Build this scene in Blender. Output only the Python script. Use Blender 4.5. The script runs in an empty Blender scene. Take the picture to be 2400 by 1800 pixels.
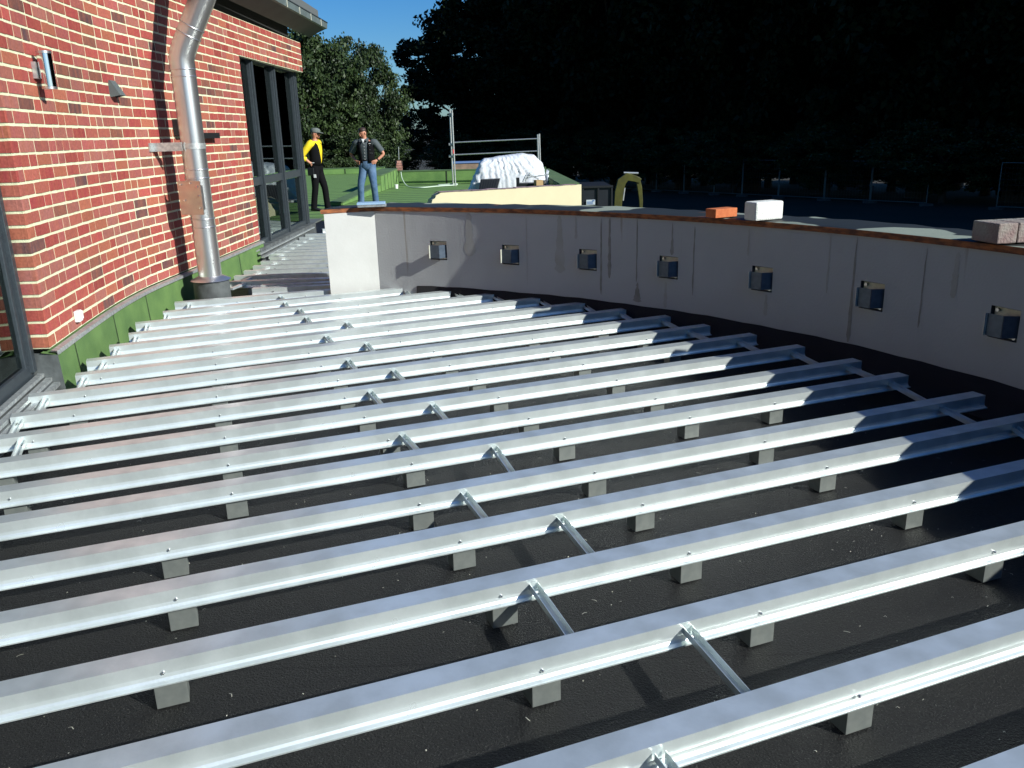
import bpy, bmesh, math, random
import numpy as np
from mathutils import Vector, Matrix
R = math.radians
random.seed(7); rng = np.random.default_rng(7)
SC = bpy.context.scene; COL = SC.collection

# ---------------------------------------------------------------- camera
CAMZ = 1.51; F = 1940.0; DZ = -.022   # DZ: level of the terrace membrane
_p, _r = R(16.9), R(1.6)
FWD = Vector((0, math.cos(_p), -math.sin(_p))); _rt = Vector((1, 0, 0)); _up = _rt.cross(FWD)
CR = _rt*math.cos(_r) - _up*math.sin(_r); CU = _rt*math.sin(_r) + _up*math.cos(_r)
CAM = Vector((0, 0, CAMZ))
cd = bpy.data.cameras.new("camera"); cam = bpy.data.objects.new("camera", cd); COL.objects.link(cam)
cd.sensor_width = 36; cd.lens = 36*F/2400; cd.clip_end = 2000; cd.clip_start = 0.05
m = Matrix((CR, CU, -FWD)).transposed().to_4x4(); m.translation = CAM; cam.matrix_world = m
SC.camera = cam
# ---------------------------------------------------------------- world and sun
SUN_AZ, SUN_EL = 121.2, 28.5
w = bpy.data.worlds.new("World"); SC.world = w; w.use_nodes = True
nt = w.node_tree; bg = nt.nodes["Background"]
sky = nt.nodes.new("ShaderNodeTexSky"); sky.sky_type = 'NISHITA'; sky.sun_disc = False
sky.sun_elevation = R(SUN_EL); sky.sun_rotation = R(SUN_AZ); sky.air_density = 1.0; sky.dust_density = 0.6; sky.ozone_density = 4.0
hs = nt.nodes.new("ShaderNodeHueSaturation"); hs.inputs['Saturation'].default_value = 1.35; hs.inputs['Value'].default_value = 1.0
nt.links.new(sky.outputs[0], hs.inputs['Color']); tn = nt.nodes.new("ShaderNodeMix"); tn.data_type = 'RGBA'; tn.blend_type = 'MULTIPLY'; tn.inputs[0].default_value = 1; tn.inputs[7].default_value = (.80, 1.10, 1.40, 1)
nt.links.new(hs.outputs[0], tn.inputs[6]); nt.links.new(tn.outputs[2], bg.inputs[0]); bg.inputs[1].default_value = 0.062
sl = bpy.data.lights.new("sun", 'SUN'); sl.energy = 5.0; sl.angle = R(0.5); sl.color = (0.99, 1.0, 0.94)
so = bpy.data.objects.new("sun", sl); COL.objects.link(so)
sd = Vector((math.sin(R(SUN_AZ))*math.cos(R(SUN_EL)), math.cos(R(SUN_AZ))*math.cos(R(SUN_EL)), math.sin(R(SUN_EL))))
so.rotation_euler = sd.to_track_quat('Z', 'Y').to_euler(); so.location = (20, -12, 20)
SC.view_settings.view_transform = 'Standard'; SC.view_settings.look = 'None'; SC.view_settings.exposure = 0.38; SC.view_settings.gamma = 1.0
SC.cycles.use_denoising = True; SC.cycles.max_bounces = 8; SC.cycles.diffuse_bounces = 3; SC.cycles.glossy_bounces = 4
SC.cycles.transmission_bounces = 4; SC.cycles.transparent_max_bounces = 8; SC.cycles.sample_clamp_indirect = 6; SC.cycles.blur_glossy = 0.6

# ---------------------------------------------------------------- placing helpers (turn a photo pixel into a world point)
def ray(x, y): return FWD + CR*((x-1200)/F) - CU*((y-900)/F)
def onz(x, y, z): d = ray(x, y); return CAM + d*((z-CAMZ)/d.z)
def ony(x, y, Y): d = ray(x, y); return CAM + d*(Y/d.y)
def onx(x, y, X): d = ray(x, y); return CAM + d*(X/d.x)
def px(P): d = Vector(P)-CAM; return 1200 + F*d.dot(CR)/d.dot(FWD)
def azv(a): return Vector((math.sin(R(a)), math.cos(R(a)), 0))

# ---------------------------------------------------------------- object helpers
def tag(o, label=None, cat=None, group=None, kind=None):
    if label: o['label'] = label
    if cat: o['category'] = cat
    if group: o['group'] = group
    if kind: o['kind'] = kind
    return o
def empty(name, loc, label=None, cat=None, group=None):
    o = bpy.data.objects.new(name, None); COL.objects.link(o); o.location = loc; o.empty_display_size = .1
    return tag(o, label, cat, group)
def copy_tree(o, parent=None):
    c = o.copy(); COL.objects.link(c)
    if parent is not None: c.parent = parent
    for ch in o.children: copy_tree(ch, c)
    return c
class MB:
    def __init__(s): s.v = []; s.f = []; s.mi = []; s.sm = []; s.col = []
    def add(s, vs, fs, mi=0, smooth=False, col=None):
        n = len(s.v); s.v += [tuple(a) for a in vs]
        for f in fs: s.f.append(tuple(i+n for i in f)); s.mi.append(mi); s.sm.append(smooth); s.col.append(col)
        return s
    def box(s, c, size, rot=0, mi=0, M=None, col=None):
        x, y, z = size[0]/2, size[1]/2, size[2]/2
        vs = [Vector((a*x, b*y, d*z)) for d in (-1, 1) for b in (-1, 1) for a in (-1, 1)]
        Mx = M.to_3x3() if M else Matrix.Rotation(rot, 3, 'Z')
        vs = [Mx @ v + Vector(c) for v in vs]
        return s.add(vs, [(0,2,3,1),(4,5,7,6),(0,1,5,4),(2,6,7,3),(0,4,6,2),(1,3,7,5)], mi, False, col)
    def bar(s, a, b, wd, h, mi=0, up=Vector((0,0,1))):
        a, b = Vector(a), Vector(b); d = (b-a); L = d.length; d.normalize()
        sx = d.cross(up).normalized(); u = sx.cross(d)
        M = Matrix((sx, d, u)).transposed()
        return s.box((a+b)/2, (wd, L, h), M=M, mi=mi)
    def tube(s, pts, r, n=12, mi=0, cap=True, smooth=True):
        pts = [Vector(p) for p in pts]; rs = r if isinstance(r, (list, tuple)) else [r]*len(pts)
        vs = []; fs = []; ref = None
        for i, p in enumerate(pts):
            a = pts[max(i-1, 0)]; b = pts[min(i+1, len(pts)-1)]; t = (b-a).normalized()
            if ref is None: ref = Vector((0, 0, 1)) if abs(t.z) < .9 else Vector((1, 0, 0))
            u = (ref - t*ref.dot(t)).normalized(); v = t.cross(u); ref = u
            for k in range(n):
                an = 2*math.pi*k/n; vs.append(p + (u*math.cos(an)+v*math.sin(an))*rs[i])
        for i in range(len(pts)-1):
            for k in range(n):
                k2 = (k+1) % n; fs.append((i*n+k, i*n+k2, (i+1)*n+k2, (i+1)*n+k))
        s.add(vs, fs, mi, smooth)
        if cap:
            s.add(vs[:n], [tuple(range(n))[::-1]], mi); s.add(vs[-n:], [tuple(range(n))], mi)
        return s
    def loft(s, rings, mi=0, cap=True, smooth=True):
        n = len(rings[0]); vs = [v for r_ in rings for v in r_]; fs = []
        for i in range(len(rings)-1):
            for k in range(n):
                k2 = (k+1) % n; fs.append((i*n+k, i*n+k2, (i+1)*n+k2, (i+1)*n+k))
        s.add(vs, fs, mi, smooth)
        if cap: s.add(rings[0], [tuple(range(n))[::-1]], mi, smooth); s.add(rings[-1], [tuple(range(n))], mi, smooth)
        return s
    def extrude(s, prof, a, b, side, mi=0):
        """closed profile (list of (side,up)) swept from a to b"""
        a, b = Vector(a), Vector(b); Z = Vector((0, 0, 1)); n = len(prof)
        A = [a + side*p[0] + Z*p[1] for p in prof]; B = [b + side*p[0] + Z*p[1] for p in prof]
        fs = [(k, (k+1) % n, n+(k+1) % n, n+k) for k in range(n)] + [tuple(range(n))[::-1], tuple(range(n, 2*n))]
        return s.add(A+B, fs, mi)
    def prism(s, poly, z0, z1, mi=0):
        n = len(poly); A = [(p[0], p[1], z0) for p in poly]; B = [(p[0], p[1], z1) for p in poly]
        return s.add(A+B, [(k, (k+1) % n, n+(k+1) % n, n+k) for k in range(n)] + [tuple(range(n))[::-1], tuple(range(n, 2*n))], mi)
    def build(s, name, mats, parent=None, origin=None, uv=None, recalc=True, bevel=0):
        me = bpy.data.meshes.new(name)
        org = Vector(origin) if origin is not None else (parent_world(parent) if parent else Vector((0, 0, 0)))
        me.from_pydata([tuple(Vector(v)-org) for v in s.v], [], s.f)
        mats = mats if isinstance(mats, (list, tuple)) else [mats]
        for mt in mats: me.materials.append(mt)
        me.polygons.foreach_set('material_index', s.mi); me.polygons.foreach_set('use_smooth', s.sm)
        if any(c is not None for c in s.col):
            at = me.color_attributes.new("Col", 'FLOAT_COLOR', 'CORNER'); k = 0
            for i, p in enumerate(me.polygons):
                c = s.col[i] or (1, 1, 1)
                for _ in p.vertices: at.data[k].color = (c[0], c[1], c[2], 1); k += 1
        if recalc:
            bm = bmesh.new(); bm.from_mesh(me); bmesh.ops.recalc_face_normals(bm, faces=bm.faces); bm.to_mesh(me); bm.free()
        me.update()
        o = bpy.data.objects.new(name, me); COL.objects.link(o)
        if parent: o.parent = parent
        elif origin is not None: o.location = org
        if bevel:
            b = o.modifiers.new("bevel", 'BEVEL'); b.width = bevel; b.segments = 2; b.limit_method = 'ANGLE'
        return o
def parent_world(p):
    v = Vector(p.location)
    while p.parent: p = p.parent; v += Vector(p.location)
    return v

# ---------------------------------------------------------------- materials
MAT = {}
def mat(name, c1, c2=None, scale=5, rough=.6, metal=0, bump=0, bscale=None, stretch=(1,1,1), detail=4, spec=.5, lo=.35, hi=.65, coord='Object', rvar=0):
    if name in MAT: return MAT[name]
    m = bpy.data.materials.new(name); m.use_nodes = True; n = m.node_tree.nodes; L = m.node_tree.links
    b = n["Principled BSDF"]; b.inputs['Base Color'].default_value = (*c1, 1); b.inputs['Roughness'].default_value = rough
    b.inputs['Metallic'].default_value = metal; b.inputs['Specular IOR Level'].default_value = spec
    tc = n.new("ShaderNodeTexCoord"); mp = n.new("ShaderNodeMapping"); mp.inputs['Scale'].default_value = stretch
    L.new(tc.outputs[coord], mp.inputs[0])
    if c2:
        t = n.new("ShaderNodeTexNoise"); t.inputs['Scale'].default_value = scale; t.inputs['Detail'].default_value = detail
        L.new(mp.outputs[0], t.inputs['Vector'])
        r_ = n.new("ShaderNodeValToRGB"); r_.color_ramp.elements[0].position = lo; r_.color_ramp.elements[1].position = hi
        r_.color_ramp.elements[0].color = (*c1, 1); r_.color_ramp.elements[1].color = (*c2, 1)
        L.new(t.outputs['Fac'], r_.inputs[0]); L.new(r_.outputs[0], b.inputs['Base Color'])
        if rvar:
            mr = n.new("ShaderNodeMapRange"); mr.inputs['To Min'].default_value = rough-rvar; mr.inputs['To Max'].default_value = rough+rvar
            L.new(t.outputs['Fac'], mr.inputs[0]); L.new(mr.outputs[0], b.inputs['Roughness'])
    if bump:
        t2 = n.new("ShaderNodeTexNoise"); t2.inputs['Scale'].default_value = bscale or scale*4; t2.inputs['Detail'].default_value = 3
        L.new(mp.outputs[0], t2.inputs['Vector']); bp = n.new("ShaderNodeBump"); bp.inputs['Strength'].default_value = bump; bp.inputs['Distance'].default_value = .01
        L.new(t2.outputs['Fac'], bp.inputs['Height']); L.new(bp.outputs[0], b.inputs['Normal'])
    MAT[name] = m; return m
ALU = mat('aluminium_mill', (.82, .88, .86), (.62, .67, .65), scale=7, rough=.33, metal=.6, stretch=(1, 1, 1), rvar=.12, detail=6, bump=.04, bscale=90)
ALU2 = mat('aluminium_dull', (.42, .45, .42), (.34, .37, .35), scale=30, rough=.40, metal=.75, rvar=.05)
STEEL = mat('stainless', (.74, .73, .72), (.64, .63, .62), scale=3, rough=.31, metal=.92, stretch=(1, 1, .1))
STEELB = mat('stainless_bright', (.8, .78, .8), rough=.12, metal=1)
GALV = mat('galvanised', (.62, .64, .62), (.42, .44, .44), scale=40, rough=.42, metal=.7)
GALVL = mat('galvanised_light', (.62, .61, .50), (.50, .50, .42), scale=30, rough=.55, metal=.3)
BRKM = mat('bracket_zinc', (.10, .13, .17), (.075, .10, .135), scale=30, rough=.4, metal=.45)
BLACKMEM = mat('bitumen_black', (.010, .010, .011), (.018, .018, .019), scale=3, rough=.7, bump=.55, bscale=200, spec=.25, rvar=.1)
CONC_D = mat('grey_membrane', (.10, .11, .11), (.055, .06, .06), scale=9, rough=.75, bump=.6, bscale=14)
GREENF = mat('green_felt', (.115, .205, .058), (.08, .155, .045), scale=5, rough=.8, bump=.3, bscale=200)
DARKGREY = mat('anthracite', (.035, .045, .052), (.028, .035, .042), scale=30, rough=.45)
BLACKP = mat('black_plastic', (.012, .013, .015), rough=.45)
WHITEP = mat('white_plastic', (.8, .8, .78), rough=.4)
ORANGEPLY = mat('orange_ply', (.34, .11, .03), (.11, .038, .018), scale=14, rough=.75, stretch=(1, 1, 3), bump=.2)
CREAM = mat('cream_render', (.64, .58, .37), (.61, .55, .35), scale=3, rough=.85, bump=.15, bscale=60)
SCREWM = mat('screw_steel', (.5, .5, .5), rough=.3, metal=1)
RUBBER = mat('black_rubber', (.02, .02, .02), rough=.8)
SKIN = mat('skin', (.56, .26, .16), (.50, .21, .13), scale=12, rough=.55)

def node_mat(name):
    m = bpy.data.materials.new(name); m.use_nodes = True; MAT[name] = m
    return m, m.node_tree.nodes, m.node_tree.links, m.node_tree.nodes["Principled BSDF"]
def N(n, t, **kw):
    x = n.new(t)
    for k, v in kw.items(): setattr(x, k, v)
    return x
def ramp(n, L, src, stops):
    r_ = n.new("ShaderNodeValToRGB"); e = r_.color_ramp.elements
    while len(e) < len(stops): e.new(.5)
    for i, (p, c) in enumerate(stops): e[i].position = p; e[i].color = (*c, 1) if len(c) == 3 else c
    L.new(src, r_.inputs[0]); return r_.outputs[0]
def mixc(n, L, fac, a, b, mode='MIX'):
    x = n.new("ShaderNodeMix"); x.data_type = 'RGBA'; x.blend_type = mode
    if isinstance(fac, (int, float)): x.inputs[0].default_value = fac
    else: L.new(fac, x.inputs[0])
    for s_, v in ((6, a), (7, b)):
        if isinstance(v, tuple): x.inputs[s_].default_value = (*v, 1)
        else: L.new(v, x.inputs[s_])
    return x.outputs[2]
def noise(n, L, vec, scale, detail=4, rough=.5):
    t = n.new("ShaderNodeTexNoise"); t.inputs['Scale'].default_value = scale; t.inputs['Detail'].default_value = detail; t.inputs['Roughness'].default_value = rough
    if vec is not None: L.new(vec, t.inputs['Vector'])
    return t.outputs['Fac']
def mapping(n, L, coord, scale=(1,1,1)):
    tc = n.new("ShaderNodeTexCoord"); mp = n.new("ShaderNodeMapping"); mp.inputs['Scale'].default_value = scale; L.new(tc.outputs[coord], mp.inputs[0]); return mp.outputs[0]
def bumpn(n, L, h, strength, dist, b):
    bp = n.new("ShaderNodeBump"); bp.inputs['Strength'].default_value = strength; bp.inputs['Distance'].default_value = dist
    L.new(h, bp.inputs['Height']); L.new(bp.outputs[0], b.inputs['Normal'])

# brick faces: colour per brick from the mesh, fired mottling on top
BRICK, n, L, b = node_mat('red_brick')
at = N(n, "ShaderNodeVertexColor"); at.layer_name = "Col"; mp = mapping(n, L, 'Object', (1, 1, .25)); f1 = noise(n, L, mp, 22, 5, .6)
f2 = noise(n, L, mapping(n, L, 'Object'), 60, 4)
c = mixc(n, L, ramp(n, L, f1, [(.35, (0, 0, 0)), (.7, (1, 1, 1))]), at.outputs[0], (.42, .13, .065)); x = n.new("ShaderNodeMix"); 
c = mixc(n, L, .45, at.outputs[0], c); c = mixc(n, L, .5, c, ramp(n, L, f2, [(.3, (.55, .55, .55)), (.7, (1.15, 1.15, 1.15))]), 'MULTIPLY')
L.new(c, b.inputs['Base Color']); b.inputs['Roughness'].default_value = .78; b.inputs['Specular IOR Level'].default_value = .3; bumpn(n, L, f2, .35, .004, b)
MORTAR = mat('cream_mortar', (.74, .74, .50), (.63, .64, .42), scale=25, rough=.9, bump=.3, bscale=120)

# membrane of the terrace: granules, sheet seams, wet-looking gloss changes
DECKM, n, L, b = node_mat('terrace_membrane')
mo = mapping(n, L, 'Object'); g1 = noise(n, L, mo, 150, 3, .7); g2 = noise(n, L, mo, 2.2, 5); g3 = noise(n, L, mo, 230, 1)
br = N(n, "ShaderNodeTexBrick"); L.new(mapping(n, L, 'Object', (.8, .8, .8)), br.inputs['Vector']); br.inputs['Scale'].default_value = 1; br.inputs['Mortar Size'].default_value = .004
br.inputs['Brick Width'].default_value = 3.1; br.inputs['Row Height'].default_value = .86; br.inputs['Color1'].default_value = (1, 1, 1, 1); br.inputs['Color2'].default_value = (.8, .8, .8, 1); br.inputs['Mortar'].default_value = (0, 0, 0, 1)
c = mixc(n, L, ramp(n, L, g2, [(.35, (0, 0, 0)), (.7, (1, 1, 1))]), (.007, .007, .007), (.013, .013, .012))
c = mixc(n, L, ramp(n, L, g3, [(.66, (0, 0, 0)), (.72, (1, 1, 1))]), c, (.11, .11, .10))  # pale flecks: sparkle of the granules put into the colour
c = mixc(n, L, .7, c, br.outputs['Color'], 'MULTIPLY'); L.new(c, b.inputs['Base Color'])
rr = N(n, "ShaderNodeMapRange"); L.new(g2, rr.inputs[0]); rr.inputs['To Min'].default_value = .5; rr.inputs['To Max'].default_value = .66; L.new(rr.outputs[0], b.inputs['Roughness'])
bumpn(n, L, g1, 1.0, .012, b); b.inputs['Specular IOR Level'].default_value = .28

# green slate-surfaced roofing laid in lapped rows
GROOF, n, L, b = node_mat('green_roofing')
mo = mapping(n, L, 'Object'); sx = N(n, "ShaderNodeSeparateXYZ"); L.new(mo, sx.inputs[0]); wv = noise(n, L, mo, .8, 2)
ad = N(n, "ShaderNodeMath", operation='MULTIPLY_ADD'); L.new(wv, ad.inputs[0]); ad.inputs[1].default_value = .22; L.new(sx.outputs[1], ad.inputs[2])
pp = N(n, "ShaderNodeMath", operation='PINGPONG'); L.new(ad.outputs[0], pp.inputs[0]); pp.inputs[1].default_value = .34
lt = N(n, "ShaderNodeMath", operation='LESS_THAN'); L.new(pp.outputs[0], lt.inputs[0]); lt.inputs[1].default_value = .055
nb = noise(n, L, mo, 3, 4); c = mixc(n, L, nb, (.10, .20, .05), (.155, .28, .07)); ng = noise(n, L, mo, 60, 2); c = mixc(n, L, .5, c, ramp(n, L, ng, [(.3, (.6, .6, .6)), (.7, (1.3, 1.3, 1.3))]), 'MULTIPLY')
c = mixc(n, L, lt.outputs[0], c, (.018, .035, .015)); L.new(c, b.inputs['Base Color']); b.inputs['Roughness'].default_value = .85; bumpn(n, L, ng, .4, .01, b)

# plaster of the curved parapet, with water runs (uses the arc/height UV)
PLAST, n, L, b = node_mat('parapet_plaster')
uvs = mapping(n, L, 'UV', (5.0, .22, 1)); st = noise(n, L, uvs, 1.6, 3, .6); blot = noise(n, L, mapping(n, L, 'UV', (1, 1, 1)), 3.0, 5); fine = noise(n, L, mapping(n, L, 'UV', (1, 1, 1)), 60, 3)
sp = N(n, "ShaderNodeSeparateXYZ"); L.new(mapping(n, L, 'UV'), sp.inputs[0])
c = mixc(n, L, blot, (.44, .45, .45), (.37, .38, .38)); c = mixc(n, L, ramp(n, L, st, [(.66, (0, 0, 0)), (.70, (.75, .75, .75))]), c, (.27, .25, .21))
L.new(c, b.inputs['Base Color']); b.inputs['Roughness'].default_value = .85; bumpn(n, L, fine, .25, .006, b)
PLASTW = mat('white_board', (.56, .56, .53), (.52, .52, .49), scale=4, rough=.8, bump=.08, bscale=40)

# top of the parapet: mineral felt with sharp-edged dark patches in its colour
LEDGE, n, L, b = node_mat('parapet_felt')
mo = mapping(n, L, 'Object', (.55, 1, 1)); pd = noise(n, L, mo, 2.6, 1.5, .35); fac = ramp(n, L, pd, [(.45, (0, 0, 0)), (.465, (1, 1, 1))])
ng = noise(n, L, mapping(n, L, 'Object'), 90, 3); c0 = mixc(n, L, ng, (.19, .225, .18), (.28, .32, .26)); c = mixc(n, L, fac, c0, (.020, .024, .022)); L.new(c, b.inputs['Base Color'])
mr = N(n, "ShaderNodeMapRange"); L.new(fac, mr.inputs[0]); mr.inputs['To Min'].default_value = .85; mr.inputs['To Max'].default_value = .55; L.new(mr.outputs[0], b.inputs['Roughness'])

# window pane: tinted, reflective and see-through
GLASS = bpy.data.materials.new('window_glass'); GLASS.use_nodes = True; n = GLASS.node_tree.nodes; L = GLASS.node_tree.links
n.remove(n["Principled BSDF"]); out = n["Material Output"]; tr = N(n, "ShaderNodeBsdfTransparent"); tr.inputs[0].default_value = (.50, .66, .58, 1)
gl = N(n, "ShaderNodeBsdfGlossy"); gl.inputs['Roughness'].default_value = .01; gl.inputs[0].default_value = (.85, .95, .9, 1); fr = N(n, "ShaderNodeFresnel"); fr.inputs[0].default_value = 1.75
mx = N(n, "ShaderNodeMixShader"); L.new(fr.outputs[0], mx.inputs[0]); L.new(tr.outputs[0], mx.inputs[1]); L.new(gl.outputs[0], mx.inputs[2]); L.new(mx.outputs[0], out.inputs[0])

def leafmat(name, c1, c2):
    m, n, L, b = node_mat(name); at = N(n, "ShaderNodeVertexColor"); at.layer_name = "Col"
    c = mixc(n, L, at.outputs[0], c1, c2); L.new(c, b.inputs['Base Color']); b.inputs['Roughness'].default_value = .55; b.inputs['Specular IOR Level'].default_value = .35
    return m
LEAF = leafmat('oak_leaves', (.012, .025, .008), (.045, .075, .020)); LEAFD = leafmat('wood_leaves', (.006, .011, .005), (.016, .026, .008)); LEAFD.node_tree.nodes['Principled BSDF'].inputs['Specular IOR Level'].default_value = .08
BARK = mat('bark', (.09, .07, .05), (.05, .04, .03), scale=9, rough=.9, stretch=(1, 1, .3), bump=.6, bscale=20)
SOIL = mat('soil', (.034, .027, .017), (.018, .019, .010), scale=.35, rough=.95, bump=.6, bscale=3)

# ---------------------------------------------------------------- ground
mb = MB(); mb.add([(-500, -200, -2.5), (500, -200, -2.5), (500, 800, -2.5), (-500, 800, -2.5)], [(0, 1, 2, 3)])
tag(mb.build('ground', SOIL), kind='structure')

# ---------------------------------------------------------------- parapet circle
PC = Vector((-3.2, 1.893, 0)); PR = 6.24
def pc(a, r=PR, z=0): return Vector((PC.x+math.sin(R(a))*r, PC.y+math.cos(R(a))*r, z))
A0, A1 = 18.4, 118.0; WTOP = .846
def cyl_hit(x, y):
    d = ray(x, y); o = CAM-PC; a = d.x**2+d.y**2; bb = o.x*d.x+o.y*d.y; cc = o.x**2+o.y**2-PR*PR
    t = (-bb+math.sqrt(bb*bb-a*cc))/a; P = CAM+d*t; return P, math.degrees(math.atan2(P.x-PC.x, P.y-PC.y))
# roof slab under terrace
circ = [pc(a, PR+.5) for a in np.linspace(A0, A1, 60)]
E0 = onz(758, 501, WTOP); E0.z = 0   # outer end of the end piece
poly = [(-3.6, 16.3), (-3.6, -1.5)] + [(3.2, -1.5)] + [(p.x, p.y) for p in reversed(circ)] + [(E0.x, E0.y), (-1.62, 9), (-1.62, 16.3)]
mb = MB(); mb.prism([(p[0], p[1]) for p in poly], -2.55, DZ)
tag(mb.build('terrace_roof', DECKM), kind='structure')
# green roof beyond
gpoly = [(-16, 16.31), (-1.62, 16.31), (-1.56, 17.6), (1.62, 18.95), (1.36, 26.6), (-3.4, 27.3), (-3.5, 30), (-5.0, 37), (-16, 37)]
mb = MB(); mb.prism(gpoly[::-1], -2.55, -.01); tag(mb.build('green_roof', GROOF), kind='structure')

# ---------------------------------------------------------------- parapet wall
par = empty('parapet_wall', pc(40), 'grey plastered curved parapet wall with white end board, orange plywood edge and felt top', 'wall')
BRK = [(1028, 587), (1197, 597.5), (1378, 609), (1567, 627), (1786, 654), (2043, 694), (2353, 759)]
bang = [cyl_hit(*p)[1] for p in BRK]; bz = [cyl_hit(*p)[0].z for p in BRK]
hw = math.degrees(.085/PR)
UP = .165
mb = MB(); cuts = set(np.linspace(A0, A1, 90).tolist())
for a in bang: cuts |= {a-hw, a+hw}
cuts = sorted(c_ for c_ in cuts if not any(a-hw+1e-6 < c_ < a+hw-1e-6 for a in bang)); uvl = []
def wq(a, b_, z0, z1, r=PR):
    mb.add([pc(a, r, z0), pc(b_, r, z0), pc(b_, r, z1), pc(a, r, z1)], [(0, 1, 2, 3)], 0, False)
    for aa, zz in ((a, z0), (b_, z0), (b_, z1), (a, z1)): uvl.append((R(aa)*PR, zz))
for a, b_ in zip(cuts[:-1], cuts[1:]):
    k = [i for i, c_ in enumerate(bang) if abs((a+b_)/2-c_) < hw*.9]
    if k: z_ = bz[k[0]]; wq(a, b_, DZ-.1, z_-.085); wq(a, b_, z_+.085, WTOP)
    else: wq(a, b_, DZ-.1, WTOP)
# recess boxes
D = .035
for a, z_ in zip(bang, bz):
    q = [pc(a-hw, PR, z_-.085), pc(a+hw, PR, z_-.085), pc(a+hw, PR, z_+.085), pc(a-hw, PR, z_+.085)]
    Q = [pc(a-hw, PR+D, z_-.085), pc(a+hw, PR+D, z_-.085), pc(a+hw, PR+D, z_+.085), pc(a-hw, PR+D, z_+.085)]
    for i in range(4):
        j = (i+1) % 4; mb.add([q[i], q[j], Q[j], Q[i]], [(0, 1, 2, 3)], 1); uvl += [(0, 0)]*4
    mb.add(Q, [(0, 1, 2, 3)], 1); uvl += [(0, 0)]*4
# outer face and top
for a, b_ in zip(cuts[:-1], cuts[1:]):
    wq(b_, a, -2.5, WTOP, PR+.37); 
    mb.add([pc(a, PR, WTOP), pc(b_, PR, WTOP), pc(b_, PR+.37, WTOP), pc(a, PR+.37, WTOP)], [(0, 1, 2, 3)], 0); uvl += [(0, 0)]*4
mb.add([pc(A1, PR, 0), pc(A1, PR+.37, 0), pc(A1, PR+.37, WTOP), pc(A1, PR, WTOP)], [(0, 1, 2, 3)], 0); uvl += [(0, 0)]*4
o = mb.build('wall_body', [PLAST, CONC_D], par, recalc=False)
uv = o.data.uv_layers.new(name='UVMap')
for i, u_ in enumerate(uvl): uv.data[i].uv = u_
C0 = pc(A0, PR, 0)
# end piece (box between C0, E0 and their outer counterparts)
O0 = pc(A0, PR+.37, 0); O1 = E0 + (O0-C0)
mb = MB(); mb.prism([(C0.x, C0.y), (E0.x, E0.y), (O1.x, O1.y), (O0.x-.003, O0.y)], DZ-.05, WTOP); mb.build('end_board', PLASTW, par, bevel=.004)
# black felt upstand along the foot, starts right of the notch
mb = MB(); AN = cyl_hit(977, 652)[1]
aa = np.linspace(AN, A1, 70)
for a, b_ in zip(aa[:-1], aa[1:]):
    za = UP + .003*math.sin(a*1.7)+.002*math.sin(a*5.1); zb = UP + .003*math.sin(b_*1.7)+.002*math.sin(b_*5.1)
    mb.add([pc(a, PR-.11, DZ+.004), pc(b_, PR-.11, DZ+.004), pc(b_, PR-.03, .07), pc(a, PR-.03, .07), pc(b_, PR-.008, zb), pc(a, PR-.008, za), pc(b_, PR+.002, zb), pc(a, PR+.002, za)],
           [(0, 1, 2, 3), (3, 2, 4, 5), (5, 4, 6, 7)], 0, True)
mb.build('felt_upstand', BLACKMEM, par)
# plywood edge, slightly proud
mb = MB(); aa = np.linspace(A0-.2, A1, 80)
for a, b_ in zip(aa[:-1], aa[1:]):
    r0, r1 = PR-.009, PR+.39
    v = [pc(a, r0, WTOP+.001), pc(b_, r0, WTOP+.001), pc(b_, r1, WTOP+.001), pc(a, r1, WTOP+.001), pc(a, r0, WTOP+.036), pc(b_, r0, WTOP+.036), pc(b_, r1, WTOP+.036), pc(a, r1, WTOP+.036)]
    mb.add(v, [(0, 1, 5, 4), (2, 3, 7, 6), (0, 3, 2, 1), (4, 5, 6, 7)])
e1 = E0 + (E0-C0).normalized()*.02; f0 = pc(A0-.2, PR-.009, 0); f1 = pc(A0-.2, PR+.39, 0); nrm = (C0-O0).normalized()
e0b = e1+nrm*.012; e1b = e1+(O0-C0)*1.04
mb.prism([(f0.x, f0.y), (e0b.x, e0b.y), (e1b.x, e1b.y), (f1.x, f1.y)], WTOP+.001, WTOP+.036)
mb.build('plywood_edge', ORANGEPLY, par)
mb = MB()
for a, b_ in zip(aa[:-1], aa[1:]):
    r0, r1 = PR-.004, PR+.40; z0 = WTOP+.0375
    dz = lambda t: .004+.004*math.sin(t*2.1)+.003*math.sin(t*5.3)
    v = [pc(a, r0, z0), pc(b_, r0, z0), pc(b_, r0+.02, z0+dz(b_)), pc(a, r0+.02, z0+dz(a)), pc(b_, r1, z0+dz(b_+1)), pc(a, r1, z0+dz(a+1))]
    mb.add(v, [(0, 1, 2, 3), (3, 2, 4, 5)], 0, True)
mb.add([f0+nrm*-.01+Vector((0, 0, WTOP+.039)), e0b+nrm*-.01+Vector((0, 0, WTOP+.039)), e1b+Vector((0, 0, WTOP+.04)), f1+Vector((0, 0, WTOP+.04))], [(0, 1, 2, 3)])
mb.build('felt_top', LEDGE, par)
LTOP = WTOP+.046
STN = mat('water_stain', (.225, .22, .195), (.29, .285, .27), scale=14, rough=.8)
STF = mat('faint_stain', (.345, .345, .315), (.375, .375, .36), scale=10, rough=.85)
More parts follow.
